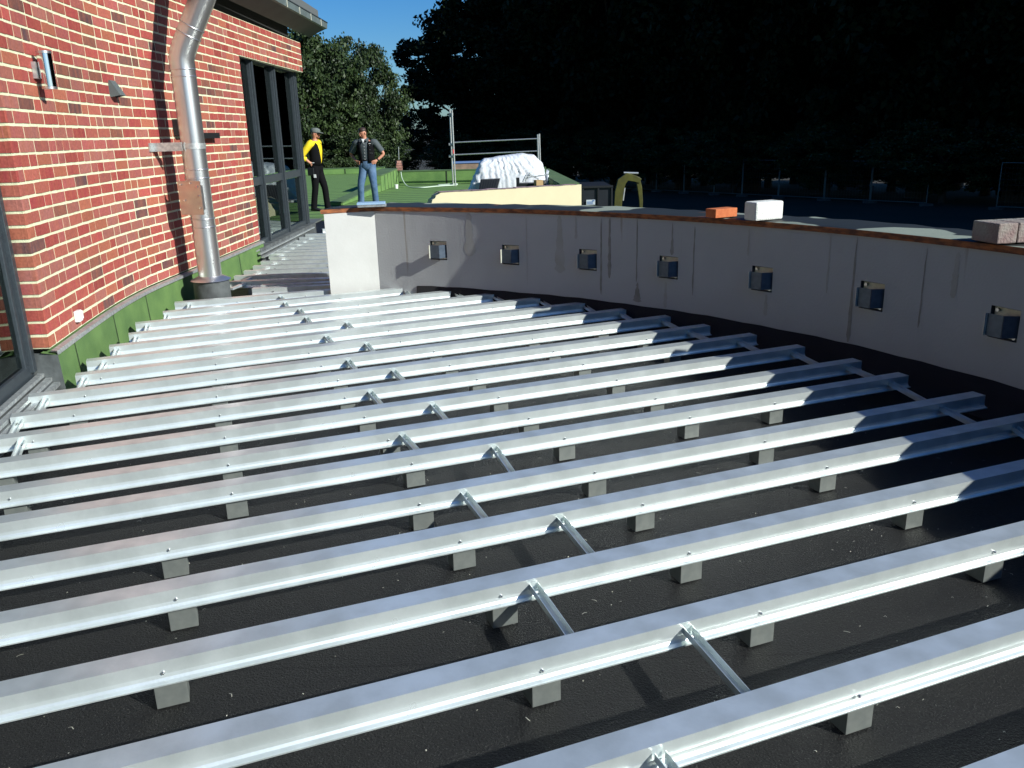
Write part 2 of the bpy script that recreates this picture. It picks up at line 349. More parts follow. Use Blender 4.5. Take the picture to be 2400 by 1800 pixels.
def stain(x, y0, y1, w0, w1, mt, seed):
    rg = random.Random(seed); a = cyl_hit(x, (y0+y1)/2)[1]; zt_ = min(cyl_hit(x, y0)[0].z, WTOP-.004); zb_ = max(cyl_hit(x, y1)[0].z, UP+.01); m_ = MB(); n_ = 14; vs = []
    for i in range(n_+1):
        t_ = i/n_; w_ = (w0+(w1-w0)*t_**1.5)*rg.uniform(.7, 1.2)/2; dx = rg.uniform(-.002, .002); z = zt_+(zb_-zt_)*t_
        if i in (0, n_): w_ *= .3
        vs += [pc(a+math.degrees((dx-w_)/PR), PR-.0015, z), pc(a+math.degrees((dx+w_)/PR), PR-.0015, z)]
    m_.add(vs, [(2*i, 2*i+1, 2*i+3, 2*i+2) for i in range(n_)]); m_.build('stain', mt, par)
for k, q in enumerate([(1409, 512, 690, .012, .022, STN), (1429, 509, 652, .018, .040, STN), (1493, 512, 662, .010, .014, STN), (1494, 662, 708, .016, .085, STN), (1576, 521, 598, .008, .034, STN), (1626, 530, 693, .010, .014, STN), (1312, 506, 640, .05, .11, STF),
                      (1943, 547, 688, .012, .016, STF), (1998, 553, 813, .010, .040, STN), (2163, 580, 770, .008, .014, STN), (1350, 505, 560, .012, .03, STF), (1560, 660, 725, .02, .04, STF), (1755, 535, 600, .010, .02, STF), (1100, 500, 600, .06, .12, STF), (2240, 590, 700, .03, .05, STF), (1235, 500, 668, .006, .006, STF), (1795, 690, 740, .02, .04, STF)]): stain(*q[:5], q[5], k)
# cracked edge of the end board, torn skim
ordn = ['first', 'second', 'third', 'fourth', 'fifth', 'sixth', 'seventh', 'eighth', 'ninth', 'tenth', 'eleventh', 'twelfth', 'thirteenth', 'fourteenth', 'fifteenth', 'sixteenth', 'seventeenth', 'eighteenth', 'nineteenth', 'twentieth']
# wall brackets set in the recesses: back plate, out-standing leg, front leg, lip, two bolts
def bracket(a, z, i):
    t = empty('wall_bracket', pc(a, PR, z), '%s galvanised bracket from the white end board, in a square hole of the parapet' % ordn[i], 'bracket', 'galvanised brackets along the parapet')
    rad = azv(a); tan = Vector((rad.y, -rad.x, 0)); Z = Vector((0, 0, 1))  # tan points right seen from inside
    B = lambda s_, n_, u: pc(a, PR, z) + tan*s_ - rad*n_ + Z*u
    def slab(p, q, h0, h1, th, name, mt):
        m_ = MB(); p, q = Vector(p), Vector(q); d = (q-p).normalized(); s_ = d.cross(Z)*th/2
        m_.add([p-s_+Z*h0, q-s_+Z*h0, q+s_+Z*h0, p+s_+Z*h0, p-s_+Z*h1, q-s_+Z*h1, q+s_+Z*h1, p+s_+Z*h1], [(0, 1, 2, 3), (4, 5, 6, 7), (0, 1, 5, 4), (2, 3, 7, 6), (0, 3, 7, 4), (1, 2, 6, 5)])
        return m_.build(name, mt, t)
    slab(B(-.078, -.024, 0), B(.078, -.024, 0), -.078, .078, .006, 'back_plate', GALVL)
    slab(B(.074, -.018, 0), B(.030, .046, 0), -.066, .052, .004, 'outstanding_leg', BRKM)
    slab(B(.029, .048, 0), B(-.060, .050, 0), -.066, .052, .004, 'front_leg', BRKM)
    slab(B(-.062, .051, 0), B(-.064, .066, 0), -.066, .052, .004, 'lip', GALVL)
    for s_, u in ((-.055, .064), (.060, -.068)):
        m_ = MB(); m_.tube([B(s_, -.018, u), B(s_, -.006, u)], .010, 8); m_.build('bolt', SCREWM, t)

for i, (a, z) in enumerate(zip(bang, bz)): bracket(a, z, i)

# ---------------------------------------------------------------- support rails of the decking
ZT = .13; ZB = .065
RL = [((409.5,707),(852,670)),((381,729),(961,671)),((317,755),(1084,676.5)),((301,780),(1175,684)),((256,808),(1276,694)),((203,841),(1371,706)),((178,874),(1456,722)),((69,923),(1559,738)),((28,969),(1650,759)),((0,1019),(1757,780)),((0,1073.6),(1868,807)),((0,1139),(1998,839)),((0,1209),(2105,872)),((0,1315),(2280,917)),((0,1434),(2400,968)),((0,1597),(2400,1076)),((76,1800),(2400,1220)),((1170,1800),(2400,1424)),((2252,1800),(2400,1744))]
LEGS = {4:[658,868,1022],3:[844],5:[678,896,1159],6:[274,505,735,916,1209],7:[244,512,730,944,1287],8:[207,514,759,1022,1253,1415],9:[182,515,798,1059,1301,1519],10:[87,523,815,1123,1371,1583],11:[5,535,861,1174,1450],12:[34,544,917,1245,1541],13:[553,973,1329,1622,1820],14:[407,991,1400,1797],15:[425,1087,1512,1942],16:[397,1183,1621,2146],17:[1280,1788,2332],18:[2018],1:[560,720],2:[600,800]}
WT = .078
class Rail: pass
rails = []
def left_lim(y): return -2.72 + .29*(4.25-y)
for i, (a, b_) in enumerate(RL):
    A = onz(*a, ZT); B = onz(*b_, ZT); u = (B-A).normalized()
    if i == 17: u = rails[16].u.copy()
    if i == 18: u = rails[16].u.copy()
    if i >= 9:      # carry on past the frame on the left to the same line the others end on
        P = A.copy() if i < 18 else B.copy()
        while P.x > left_lim(P.y) and P.x > -4: P -= u*.02
        A = P
    if i >= 14:
        P = B.copy()
        while (P-PC).xy.length < PR-.17: P += u*.02
        B = P
    r_ = Rail(); r_.A = A; r_.B = B; r_.u = u; r_.n = Vector((u.y, -u.x, 0)); rails.append(r_)   # n points to the viewer side
def rail_at(r_, x, off, z):
    lo, hi = -8.0, 12.0
    for _ in range(50):
        mid = (lo+hi)/2; P = r_.A + r_.u*mid + r_.n*off; P.z = z
        if px(P) < x: lo = mid
        else: hi = mid
    return (lo+hi)/2
# profile in (towards viewer, up): top flange, web with rounded foot, bottom lip
def zprof():
    t = .004; p = [(0, 0), (WT, 0)]; h = -(ZT-ZB)
    p += [(WT+.000, -.002), (WT, h*.62), (WT+.0025, h*.78), (WT+.007, h*.89), (WT+.016, h+t), (WT+.022, h+t), (WT+.022, h), (WT+.005, h), (WT-.002, h*.88), (WT-t, h*.70), (WT-t, -t), (0, -t), (-.0, -t)]
    return p[:-1]
PROF = zprof()
for i, r_ in enumerate(rails):
    pos = 'farthest' if i == 0 else ordn[i]
    lb = ('farthest long aluminium rail, passing just in front of the black flue base' if i == 0 else
          '%s long aluminium rail counted from the black flue base towards the viewer' % ordn[i])
    t = empty('support_rail', r_.A+r_.u*1.0-Vector((0, 0, ZT)), lb, 'rail', 'long aluminium rails of the terrace substructure')
    m_ = MB(); m_.extrude(PROF, r_.A, r_.B, r_.n); m_.build('channel', ALU, t)
    for x in LEGS.get(i+1, []):
        s_ = rail_at(r_, x, WT, ZB)
        Lx = (r_.B-r_.A).length
        if s_ < .05 or s_ > Lx-.05: continue
        P = r_.A + r_.u*s_ + r_.n*(WT+.002); P.z = 0; wd = .043; q = []
        q = [P-r_.u*wd, P+r_.u*wd, P+r_.u*wd-r_.n*.072, P-r_.u*wd-r_.n*.072]
        m_ = MB(); m_.prism([(v.x, v.y) for v in q], DZ+.0045, ZB-.0015); m_.build('leg', ALU2, t, bevel=.0015)
        c_ = P - r_.u*.012 + r_.n*.001; c_.z = ZB+.030
        m_ = MB(); m_.tube([c_-r_.n*.003, c_+r_.n*.0035, c_+r_.n*.006], [.0046, .0046, .002], 8); m_.build('screw', SCREWM, t)
# cross struts: (rail index, x at upper rail web, x at next rail back edge)
CRS = [(1,658,668),(2,669,676),(3,703,715),(4,719,730),(5,814,830),(6,765,783),(7,860,879),(8,817,837),(9,923,950),(10,868,897),(11,1015,1050),(12,944,982),(13,1159,1205),(14,1088,1142),(15,1314,1392),(16,1251,1342),(17,1612,1761),(18,1547,1735)]
CRL = [(1,444,440),(2,390,386),(3,346,340),(4,320,313),(5,274,264),(6,245,230),(7,198,182),(8,107,87),(9,45,22),(10,50,30)]
CRR = [(1,840,852),(2,950,964),(3,1067,1091),(4,1159,1187),(5,1268,1295),(6,1371,1399),(7,1455,1486),(8,1554,1595),(9,1615,1669),(10,1732,1786),(11,1858,1925),(12,1987,2059),(13,2087,2177),(14,2207,2296),(15,2378,2480)]
def strut(i, xa, xb, lb, grp, w_=.030):
    ra, rb = rails[i-1], rails[i]; z = ZT-.016
    a = ra.A + ra.u*rail_at(ra, xa, WT, z) + ra.n*(WT+.001); b_ = rb.A + rb.u*rail_at(rb, xb, 0, ZT) + rb.n*.0; a.z = b_.z = z
    d = (b_-a).normalized(); b2 = b_ + d*((WT-.008)/max(.3, abs(d.dot(rb.n)))); b2.z = z
    s_ = d.cross(Vector((0, 0, 1))).normalized(); 
    t = empty('cross_strut', (a+b_)/2-Vector((0, 0, .06)), lb, 'strut', grp)
    # upturned channel: floor and two flanges
    tk = .002; pf = [(-w_/2, 0), (-w_/2+tk, 0), (-w_/2+tk, -.020), (w_/2-tk, -.020), (w_/2-tk, 0), (w_/2, 0), (w_/2, -.022), (-w_/2, -.022)]
    m_ = MB(); m_.extrude(pf, a, b2, s_); m_.build('channel', ALU, t)
    m_ = MB(); c_ = a + d*.03; c_.z = z-.019; m_.tube([c_-Vector((0, 0, .001)), c_+Vector((0, 0, .004))], .006, 8); m_.build('screw', SCREWM, t)
def between(i): return 'between %s and %s long rails from the flue' % (ordn[i-1], ordn[i])
for i, a, b_ in CRS: strut(i, a, b_, 'middle cross strut '+between(i), 'middle cross struts between the rails')
for i, a, b_ in CRL: strut(i, a, b_, 'cross strut near the brick wall '+between(i), 'cross struts at the left rail ends', .034)
for i, a, b_ in CRR: strut(i, a, b_, 'cross strut near the curved parapet '+between(i), 'cross struts at the right rail ends')

# narrow strip of rails between the brick wall and the parapet end
YS = [7.98, 8.16, 8.42, 8.78, 9.12, 9.47, 9.82, 10.17, 10.52, 10.77, 11.10, 11.45, 11.81, 12.20, 12.58]
XL = [-2.50, -2.46, -2.88, -2.92, -2.92, -2.92, -2.93, -2.92, -3.03, -3.04, -3.04, -3.04, -3.04, -3.04, -3.04]
for k, (y, xl) in enumerate(zip(YS, XL)):
    u = azv(88 if k > 1 else 84); nn = Vector((u.y, -u.x, 0)); A = Vector((xl, y+.05, ZT)); xr = -1.70
    B = A+u*((xr-xl)/u.x)
    lb = 'short aluminium rail beside the white end board, %s counted away from the black flue base' % ordn[k]
    t = empty('gap_rail', (A+B)/2-Vector((0, 0, ZT)), lb, 'rail', 'short rails between brick wall and parapet end')
    m_ = MB(); m_.extrude(PROF, A, B, nn); m_.build('channel', ALU, t)
    for s_ in (.25, .85):
        P = A + u*s_*min(1, (xr-xl)) + nn*(WT+.002); m_ = MB(); q = [P-u*.043, P+u*.043, P+u*.043-nn*.07, P-u*.043-nn*.07]
        m_.prism([(v.x, v.y) for v in q], DZ+.0045, ZB-.0015); m_.build('leg', ALU2, t)
        c_ = P+nn*.001; c_.z = ZB+.03; m_ = MB(); m_.tube([c_, c_+nn*.006], .006, 6); m_.build('screw', SCREWM, t)
    if 1 < k < 14:
        a = A+u*.17+nn*(WT+.001); b_ = a+nn*(.30-.02)-u*.05; a.z = b_.z = ZT-.016; s2 = (b_-a).normalized().cross(Vector((0, 0, 1)))
        m_ = MB(); m_.extrude([(-.02, 0), (.02, 0), (.02, -.02), (-.02, -.02)], a, b_, s2)
        o = m_.build('gap_strut', ALU, origin=(a+b_)/2); tag(o, 'small strut in front of the %s short rail counted away from the black flue base' % ordn[k], 'strut', 'struts of the short rails')
# loose profiles lying beyond the strip
for k, (x0, y0, x1, y1, z) in enumerate([(-2.95, 13.3, -1.9, 13.75, .02), (-2.95, 13.75, -1.85, 14.3, .02), (-2.9, 14.4, -1.8, 15.3, .02), (-2.7, 14.2, -1.8, 14.75, .02)]):
    a = Vector((x0, y0, z+.11)); b_ = Vector((x1, y1, z+.11)); u = (b_-a).normalized(); nn = Vector((u.y, -u.x, 0))
    m_ = MB(); m_.extrude(PROF, a, b_, nn); o = m_.build('loose_profile', ALU, origin=(a+b_)/2-Vector((0, 0, .08)))
    tag(o, 'loose aluminium profile past the short rails near the far window, %s from the viewer' % ordn[k], 'profile', 'loose aluminium profiles near the far window')

# ---------------------------------------------------------------- brick building
XS = [(4.9, -2.85), (5.017, -2.87), (5.8, -3.01), (6.5, -3.115), (7.2, -3.172), (8.0, -3.165), (9.0, -3.14), (10.5, -3.12), (13.4, -3.04), (14.5, -3.0)]
def wx(y):  # monotone smooth interpolation of the wall line
    ys = [p[0] for p in XS]; i = max(1, min(len(XS)-3, np.searchsorted(ys, y)-1)); 
    p0, p1, p2, p3 = XS[i-1], XS[i], XS[i+1], XS[min(i+2, len(XS)-1)]
    t = (y-p1[0])/(p2[0]-p1[0]); h = p2[0]-p1[0]
    m1 = (p2[1]-p0[1])/(p2[0]-p0[0]); m2 = (p3[1]-p1[1])/(p3[0]-p1[0])
    return (2*t**3-3*t*t+1)*p1[1]+(t**3-2*t*t+t)*h*m1+(-2*t**3+3*t*t)*p2[1]+(t**3-t*t)*h*m2
def wpt(y, off=0, z=0):
    e = .01; t = Vector((wx(y+e)-wx(y-e), 2*e, 0)).normalized(); nr = Vector((t.y, -t.x, 0))
    return Vector((wx(y), y, z)) + nr*off
Y0, Y1, WY = 5.017, 13.4, 10.51
BZ0, CO = .30, .0833; NC = 31; LC = 26
bl = empty('brick_building', (-4.5, 9, 0), 'red brick building with cream mortar, curved wall, dark window frames and zinc eaves', 'building')
REDS = [(.40, .080, .070), (.36, .065, .060), (.38, .105, .080), (.33, .095, .085), (.31, .050, .050), (.37, .095, .090), (.34, .125, .105), (.38, .12, .075)]
BROWN = [(.13, .06, .055), (.10, .055, .06), (.20, .08, .06)]
mb = MB(); rb_ = random.Random(3)
def bcol(): 
    c_ = rb_.choice(BROWN) if rb_.random() < .085 else rb_.choice(REDS); k = rb_.uniform(.85, 1.12); return tuple(v*k for v in c_)
def brick(ya, yb, z0, z1, col):
    o1, o0 = .004+rb_.uniform(-.001, .001), -.03
    ns = 2 if yb-ya > .15 else 1; ys = np.linspace(ya, yb, ns+1)
    for p, q in zip(ys[:-1], ys[1:]):
        u4 = lambda: rb_.uniform(-.0022, .0022); a1, a2, a3, a4 = u4(), u4(), u4(), u4()
        v = [wpt(p, o0, z0), wpt(q, o0, z0), wpt(q, o1+a3*.5, z0+a1), wpt(p, o1+a2*.5, z0+a2), wpt(p, o0, z1), wpt(q, o0, z1), wpt(q, o1+a1*.5, z1+a3), wpt(p, o1+a4*.5, z1+a4)]
        mb.add(v, [(0, 1, 2, 3), (4, 7, 6, 5), (3, 2, 6, 7), (0, 3, 7, 4), (1, 5, 6, 2)], 0, False, col)
J = .0175
for k in range(NC):
    z0 = BZ0+CO*k+J/2; z1 = BZ0+CO*(k+1)-J/2; y = Y0; yend = Y1 if k >= LC else WY
    first = True; jz = rb_.uniform(-.0015, .0015)
    while y < yend-.03:
        if k == LC and y > WY-.02: Lb = .072
        else: Lb = rb_.choice([.24, .24, .24, .24, .115])
        if first: Lb = .24 if k % 2 else .115
        yb = min(y+Lb, yend)
        if yend-yb < .06: yb = yend
        cc = bcol(); brick(y, yb, z0+jz, z1+jz, cc)
        if first:  # the return of the corner, facing the viewer
            x0 = wx(Y0); rl = .13
            rl = .245
            v = [(x0+.004, Y0-.004, z0+jz), (x0+.004, Y0-.004, z1+jz), (x0-rl, Y0-.004, z1+jz), (x0-rl, Y0-.004, z0+jz), (x0+.004, Y0+.02, z0+jz), (x0+.004, Y0+.02, z1+jz), (x0-rl, Y0+.02, z1+jz), (x0-rl, Y0+.02, z0+jz)]
            mb.add(v, [(0, 1, 2, 3), (0, 4, 5, 1), (1, 5, 6, 2), (0, 3, 7, 4)], 0, False, cc if rb_.random() < .5 else bcol()); first = False
        y = yb+J
mb.build('bricks', BRICK, bl, recalc=False)
# mortar bed just behind the brick faces, with wall thickness
mb = MB(); ys = np.linspace(Y0+.05, WY, 40); zt = BZ0+CO*NC; mb.add([wpt(Y0, 0, BZ0), wpt(Y0+.05, 0, BZ0), wpt(Y0+.05, 0, zt), wpt(Y0, 0, zt)], [(0, 1, 2, 3)])
TH = .22
def wallseg(ya, yb, z0, z1):
    v = [wpt(ya, 0, z0), wpt(yb, 0, z0), wpt(yb, 0, z1), wpt(ya, 0, z1), wpt(ya, -TH, z0), wpt(yb, -TH, z0), wpt(yb, -TH, z1), wpt(ya, -TH, z1)]
    mb.add(v, [(0, 1, 2, 3), (7, 6, 5, 4), (3, 2, 6, 7), (0, 4, 5, 1)])
for a, b_ in zip(ys[:-1], ys[1:]): wallseg(a, b_, BZ0, zt)
for a, b_ in zip(np.linspace(WY, Y1, 8)[:-1], np.linspace(WY, Y1, 8)[1:]): wallseg(a, b_, BZ0+CO*LC, zt)
q_ = Vector((wx(Y0)-.24, Y0, 0)); mb.add([wpt(Y0, 0, BZ0), q_+Vector((0, 0, BZ0)), q_+Vector((0, 0, zt)), wpt(Y0, 0, zt)], [(0, 1, 2, 3)])
for y, z0 in ((WY, BZ0), (Y1, BZ0+CO*LC)): mb.add([wpt(y, 0, z0), wpt(y, -TH, z0), wpt(y, -TH, zt), wpt(y, 0, zt)], [(0, 1, 2, 3)])
mb.build('mortar_wall', MORTAR, bl, recalc=False)
# wall above window one (toward viewer, out of frame) and building mass behind
mb = MB(); mb.box((-6.3, 11.5, 1.6), (5.6, .2, 3.4)); mb.box((-9, 5, 1.6), (.2, 20, 3.4)); mb.box((-6.3, 4.9, -.5), (5.6, .2, 1.2)); mb.build('inner_wall', mat('inner_wall', (.35, .36, .34), rough=.9), bl)
mb = MB(); mb.box((-6.1, 5.5, -.02), (5.0, 22, .04)); mb.build('inner_floor', mat('inner_floor', (.12, .13, .12), rough=.5), bl)
# base: flashing strip and green felt upstand following the wall
mb = MB(); ys = np.linspace(Y0-.02, WY+.02, 40)
for a, b_ in zip(ys[:-1], ys[1:]):
    pf = [(.010, .292), (.045, .286), (.052, .262), (.048, .262), (.042, .280), (.010, .285)]
    A = [wpt(a, p[0], p[1]) for p in pf]; B = [wpt(b_, p[0], p[1]) for p in pf]; nf = len(pf)
    mb.add(A+B, [(k, (k+1) % nf, nf+(k+1) % nf, nf+k) for k in range(nf)])
mb.build('flashing_strip', GALV, bl)
mb = MB()
for a, b_ in zip(ys[:-1], ys[1:]):
    mb.add([wpt(a, .034, .263), wpt(b_, .034, .263), wpt(b_, .044, .0), wpt(a, .044, .0), wpt(b_, .10, DZ+.003), wpt(a, .10, DZ+.003), wpt(b_, -.05, .28), wpt(a, -.05, .28)], [(0, 1, 2, 3), (3, 2, 4, 5), (6, 7, 0, 1)], 0)
mb.add([wpt(ys[-1], .034, .263), wpt(ys[-1], .044, DZ+.003), wpt(ys[-1], -.15, DZ+.003), wpt(ys[-1], -.15, .263)], [(0, 1, 2, 3)])
mb.build('felt_upstand', GREENF, bl, recalc=False)
mb = MB()
for y in (5.35, 6.25, 7.05, 8.55, 9.55): mb.add([wpt(y, .0365, .258), wpt(y+.012, .0365, .258), wpt(y+.02, .0455, .02), wpt(y+.002, .0455, .02)], [(0, 1, 2, 3)])
mb.build('felt_seams', mat('seam', (.015, .03, .012), rough=.9), bl)
# grey membrane dressing under the corner return
mb = MB(); x0 = wx(Y0); mb.add([(x0+.05, Y0-.012, .262), (x0-.20, Y0-.012, .285), (x0-.24, Y0-.06, DZ+.003), (x0+.09, Y0-.06, DZ+.003), (x0+.13, Y0-.14, DZ+.003), (x0-.26, Y0-.14, DZ+.003)], [(0, 1, 2, 3), (3, 2, 5, 4)]); mb.build('corner_dressing', CONC_D, bl)
# eaves: sloping soffit, zinc fascia gutter with clips, roof slab
zt0 = zt+.01
Ye = 14.0; gx = lambda y: -2.74 + (y-14)*.012
mb = MB(); yl = [2.0, 6, 10, 14.0]
def strip(m_, pts_at, ys_):
    for a, b_ in zip(ys_[:-1], ys_[1:]):
        A = pts_at(a); B = pts_at(b_); k = len(A); m_.add(A+B, [(i, (i+1) % k, k+(i+1) % k, k+i) for i in range(k)])
    A = pts_at(ys_[0]); m_.add(A, [tuple(range(len(A)))]); A = pts_at(ys_[-1]); m_.add(A, [tuple(range(len(A)))])
strip(mb, lambda y: [Vector((gx(y)-.28, y, 3.02)), Vector((gx(y)-.02, y, 3.13)), Vector((gx(y)-.02, y, 3.16)), Vector((gx(y)-.28, y, 3.06))], yl); mb.build('soffit', mat('soffit_board', (.10, .11, .11), (.08, .085, .085), scale=3, rough=.7), bl)
mb = MB(); strip(mb, lambda y: [Vector((gx(y)-.04, y, 3.125)), Vector((gx(y)+.01, y, 3.135)), Vector((gx(y)+.02, y, 3.215)), Vector((gx(y)-.10, y, 3.215)), Vector((gx(y)-.10, y, 3.17))], yl); g_ = mb.build('gutter', mat('zinc', (.20, .25, .25), (.16, .20, .20), scale=6, rough=.5, metal=.4), bl)
mb = MB(); mb.bar((gx(2)+.016, 2, 3.221), (gx(14)+.016, 14, 3.221), .022, .012); mb.build('gutter_bead', DARKGREY, g_)
for y in (13.55, 12.9, 12.25, 11.6, 10.95, 10.3, 9.65, 9.0): mb = MB(); mb.box((gx(y)+.022, y, 3.172), (.008, .022, .095)); mb.build('gutter_clip', GALVL, g_)
mb = MB(); mb.box((-6.5, 7.9, 3.32), (7.3, 12.2, .16)); mb.build('roof', mat('roof_sheet', (.12, .13, .13), rough=.6), bl)
mb = MB(); mb.box((-3.33, 8.2, 3.03), (.2, 10.6, .28)); mb.build('recess_back', mat('recess_shade', (.02, .02, .02), rough=.8), bl)  # closes the eaves gap; near-black colour stands in for its shade

# far window: three posts, head, transoms, sill slats, panes
wn = bpy.data.objects.new('window', None); COL.objects.link(wn); wn.parent = bl; wn.location = Vector((-3.2, 12, 0))-Vector(bl.location); wn['label'] = 'tall far window with three dark posts'
XW = -3.20; zs, zh = .20, 2.47
mb = MB()
POST = [11.13, 12.18, 13.27]
for y in POST:
    for dx, w_ in ((0, .06), (.03, .035)):
        pass
    mb.box((XW, y, (zs+zh)/2), (.07, .105, zh-zs)); mb.box((XW+.048, y-.018, (zs+zh)/2), (.026, .045, zh-zs-.02)); mb.box((XW+.040, y+.032, (zs+zh)/2), (.012, .018, zh-zs-.02))
mb.box((XW, 12.0, zh+.05), (.075, 2.8, .12)); mb.box((XW, 12.0, zs+.03), (.06, 2.64, .09)); mb.box((XW-.001, 12.0, 1.0), (.055, 2.64, .10))
mb.box((XW-.0, 13.36, 1.35), (.12, .06, 2.4))
mb.build('window_frame', DARKGREY, wn, bevel=.004)
for k, (a, b_) in enumerate(((10.35, 11.09), (11.17, 12.14), (12.22, 13.23))):
    for z0, z1 in ((.28, .94), (1.06, 2.46)):
        m_ = MB(); m_.box((XW-.012, (a+b_)/2, (z0+z1)/2), (.008, b_-a, z1-z0)); m_.build('pane', GLASS, wn)
for k in range(3):
    m_ = MB(); m_.box((XW+.10+.05*k, 11.7 if k < 2 else 11.0, .20-.035*k), (.034, 3.0 if k < 2 else 1.7, .016)); m_.build('sill_slat', GALV, wn)
m_ = MB(); m_.box((XW+.07, 11.9, .10), (.12, 3.1, .23)); m_.build('sill_base', CONC_D, wn)
# near window at the left edge of the picture
wn = bpy.data.objects.new('window', None); COL.objects.link(wn); wn.parent = bl; wn.location = Vector((-2.95, 4.6, 0))-Vector(bl.location); wn['label'] = 'near window at the left edge with dark frame and slatted sill'
u = azv(167); nr = Vector((-u.y, u.x, 0)); W0 = Vector((-3.00, 4.97, 0))   # nr points right (out)
if nr.x < 0: nr = -nr
mb = MB()
def fb(s0, s1, z0, z1, d0, d1):
    q = [W0+u*s0+nr*d0, W0+u*s1+nr*d0, W0+u*s1+nr*d1, W0+u*s0+nr*d1]; mb.prism([(v.x, v.y) for v in q], z0, z1)
fb(0, .055, .17, 3.0, -.03, .05); fb(.057, .11, .17, 3.0, -.03, .025); fb(.0, 2.6, .13, .22, -.035, .028); fb(2.5, 2.6, .22, 3.0, -.03, .04)
mb.build('window_frame', DARKGREY, wn, bevel=.004)
mb = MB(); fb(.10, 2.5, .22, 3.0, -.006, .004); mb.build('pane', GLASS, wn)
for k in range(3):
    mb = MB(); fb(-.05+.03*k, 2.6, .13-.028*k, .15-.028*k, .045+.045*k, .083+.045*k); mb.build('sill_slat', GALV, wn)
mb = MB(); fb(-.02, 2.6, DZ+.003, .10, -.05, .13); mb.build('sill_base', CONC_D, wn)
# a dust sheet draped over a table inside the far window
mb = MB(); g = 14; vs = []; fs = []
for i in range(g+1):
    for j in range(g+1):
        s_, t_ = i/g*2-1, j/g*2-1; rr_ = max(abs(s_), abs(t_)); h = .95 if rr_ < .62 else .95-(rr_-.62)/.38*.8
        vs.append((-3.95+s_*.42*(1 if rr_ < .62 else .9)+.03*math.sin(j*2.2), 12.1+t_*.85+.03*math.sin(i*1.9), h+.02*math.sin(i*1.3+j*2)))
for i in range(g):
    for j in range(g): a = i*(g+1)+j; fs.append((a, a+1, a+g+2, a+g+1))
mb.add(vs, fs, 0, True); o = mb.build('dust_sheet', mat('white_sheet', (.8, .82, .8), rough=.8), origin=(-3.95, 12.1, 0)); tag(o, 'white dust sheet over a table behind the glass of the far window', 'dust sheet')

# ---------------------------------------------------------------- things on the brick wall
def on_wall(x, y):
    d = ray(x, y); lo = 4.5; best = None
    for k in range(900):
        Y = 4.6+k*.01; P = CAM + d*(Y/d.y)
        if P.x <= wx(Y)+1e-3 and P.x > wx(Y)-.2: best = P; break
    return best or (CAM+d*(6/d.y))
# up-and-down lamp
P = on_wall(78, 165); Yl = P.y
c0 = wpt(Yl, .0, 0); tg = (wpt(Yl+.01)-wpt(Yl-.01)).normalized(); nw = Vector((tg.y, -tg.x, 0)); zc = P.z
t = empty('wall_lamp', c0+Vector((0, 0, zc)), 'stainless cylinder wall lamp on the brick wall at upper left', 'wall lamp')
mb = MB(); mb.box(c0+nw*.016+Vector((0, 0, zc)), (.024, .07, .10), rot=math.atan2(nw.y, nw.x)); mb.build('mounting_plate', GALV, t)
mb = MB(); mb.box(c0+nw*.045+Vector((0, 0, zc-.01)), (.04, .035, .05), rot=math.atan2(nw.y, nw.x)); mb.build('arm', DARKGREY, t)
a = c0+nw*.078; mb = MB(); hh = .098
mb.tube([a+Vector((0, 0, zc-hh)), a+Vector((0, 0, zc+hh))], .044, 24); mb.build('cylinder', STEELB, t)
for s_ in (-1, 1): mb = MB(); mb.tube([a+Vector((0, 0, zc+s_*(hh+.001))), a+Vector((0, 0, zc+s_*(hh+.016)))], .0455, 24); mb.build('end_ring', STEEL, t)
# dark vent hood
P = on_wall(262, 212); tg = (wpt(P.y+.01)-wpt(P.y-.01)).normalized(); nw = Vector((tg.y, -tg.x, 0)); c0 = wpt(P.y); Z = Vector((0, 0, 1))
mb = MB(); B = lambda s_, n_, u_: c0+tg*s_+nw*n_+Z*(P.z+u_)
v = [B(-.055, .0, .075), B(.045, .0, .075), B(.045, .02, .075), B(-.055, .02, .075), B(-.06, .0, -.055), B(.06, .0, -.055), B(.06, .085, -.04), B(-.06, .085, -.04)]
mb.add(v, [(0, 1, 2, 3), (3, 2, 6, 7), (0, 3, 7, 4), (1, 5, 6, 2), (0, 4, 5, 1)]); o = mb.build('vent_hood', mat('hood_grey', (.09, .11, .11), rough=.5), origin=c0+Z*P.z); tag(o, 'small dark grey vent hood on the brick wall, right of the cylinder lamp', 'vent hood')
# white socket near the foot
P = on_wall(176, 741); tg = (wpt(P.y+.01)-wpt(P.y-.01)).normalized(); nw = Vector((tg.y, -tg.x, 0)); c0 = wpt(P.y)
t = empty('wall_socket', c0+Z*P.z, 'white socket box low on the brick wall above the flashing', 'socket')
mb = MB(); mb.box(c0+nw*.02+Z*P.z, (.035, .075, .075), rot=math.atan2(nw.y, nw.x)); mb.build('box_body', WHITEP, t, bevel=.006)
mb = MB(); mb.box(c0+nw*.042+Z*(P.z+.005), (.008, .055, .055), rot=math.atan2(nw.y, nw.x)); mb.build('lid', WHITEP, t, bevel=.003)
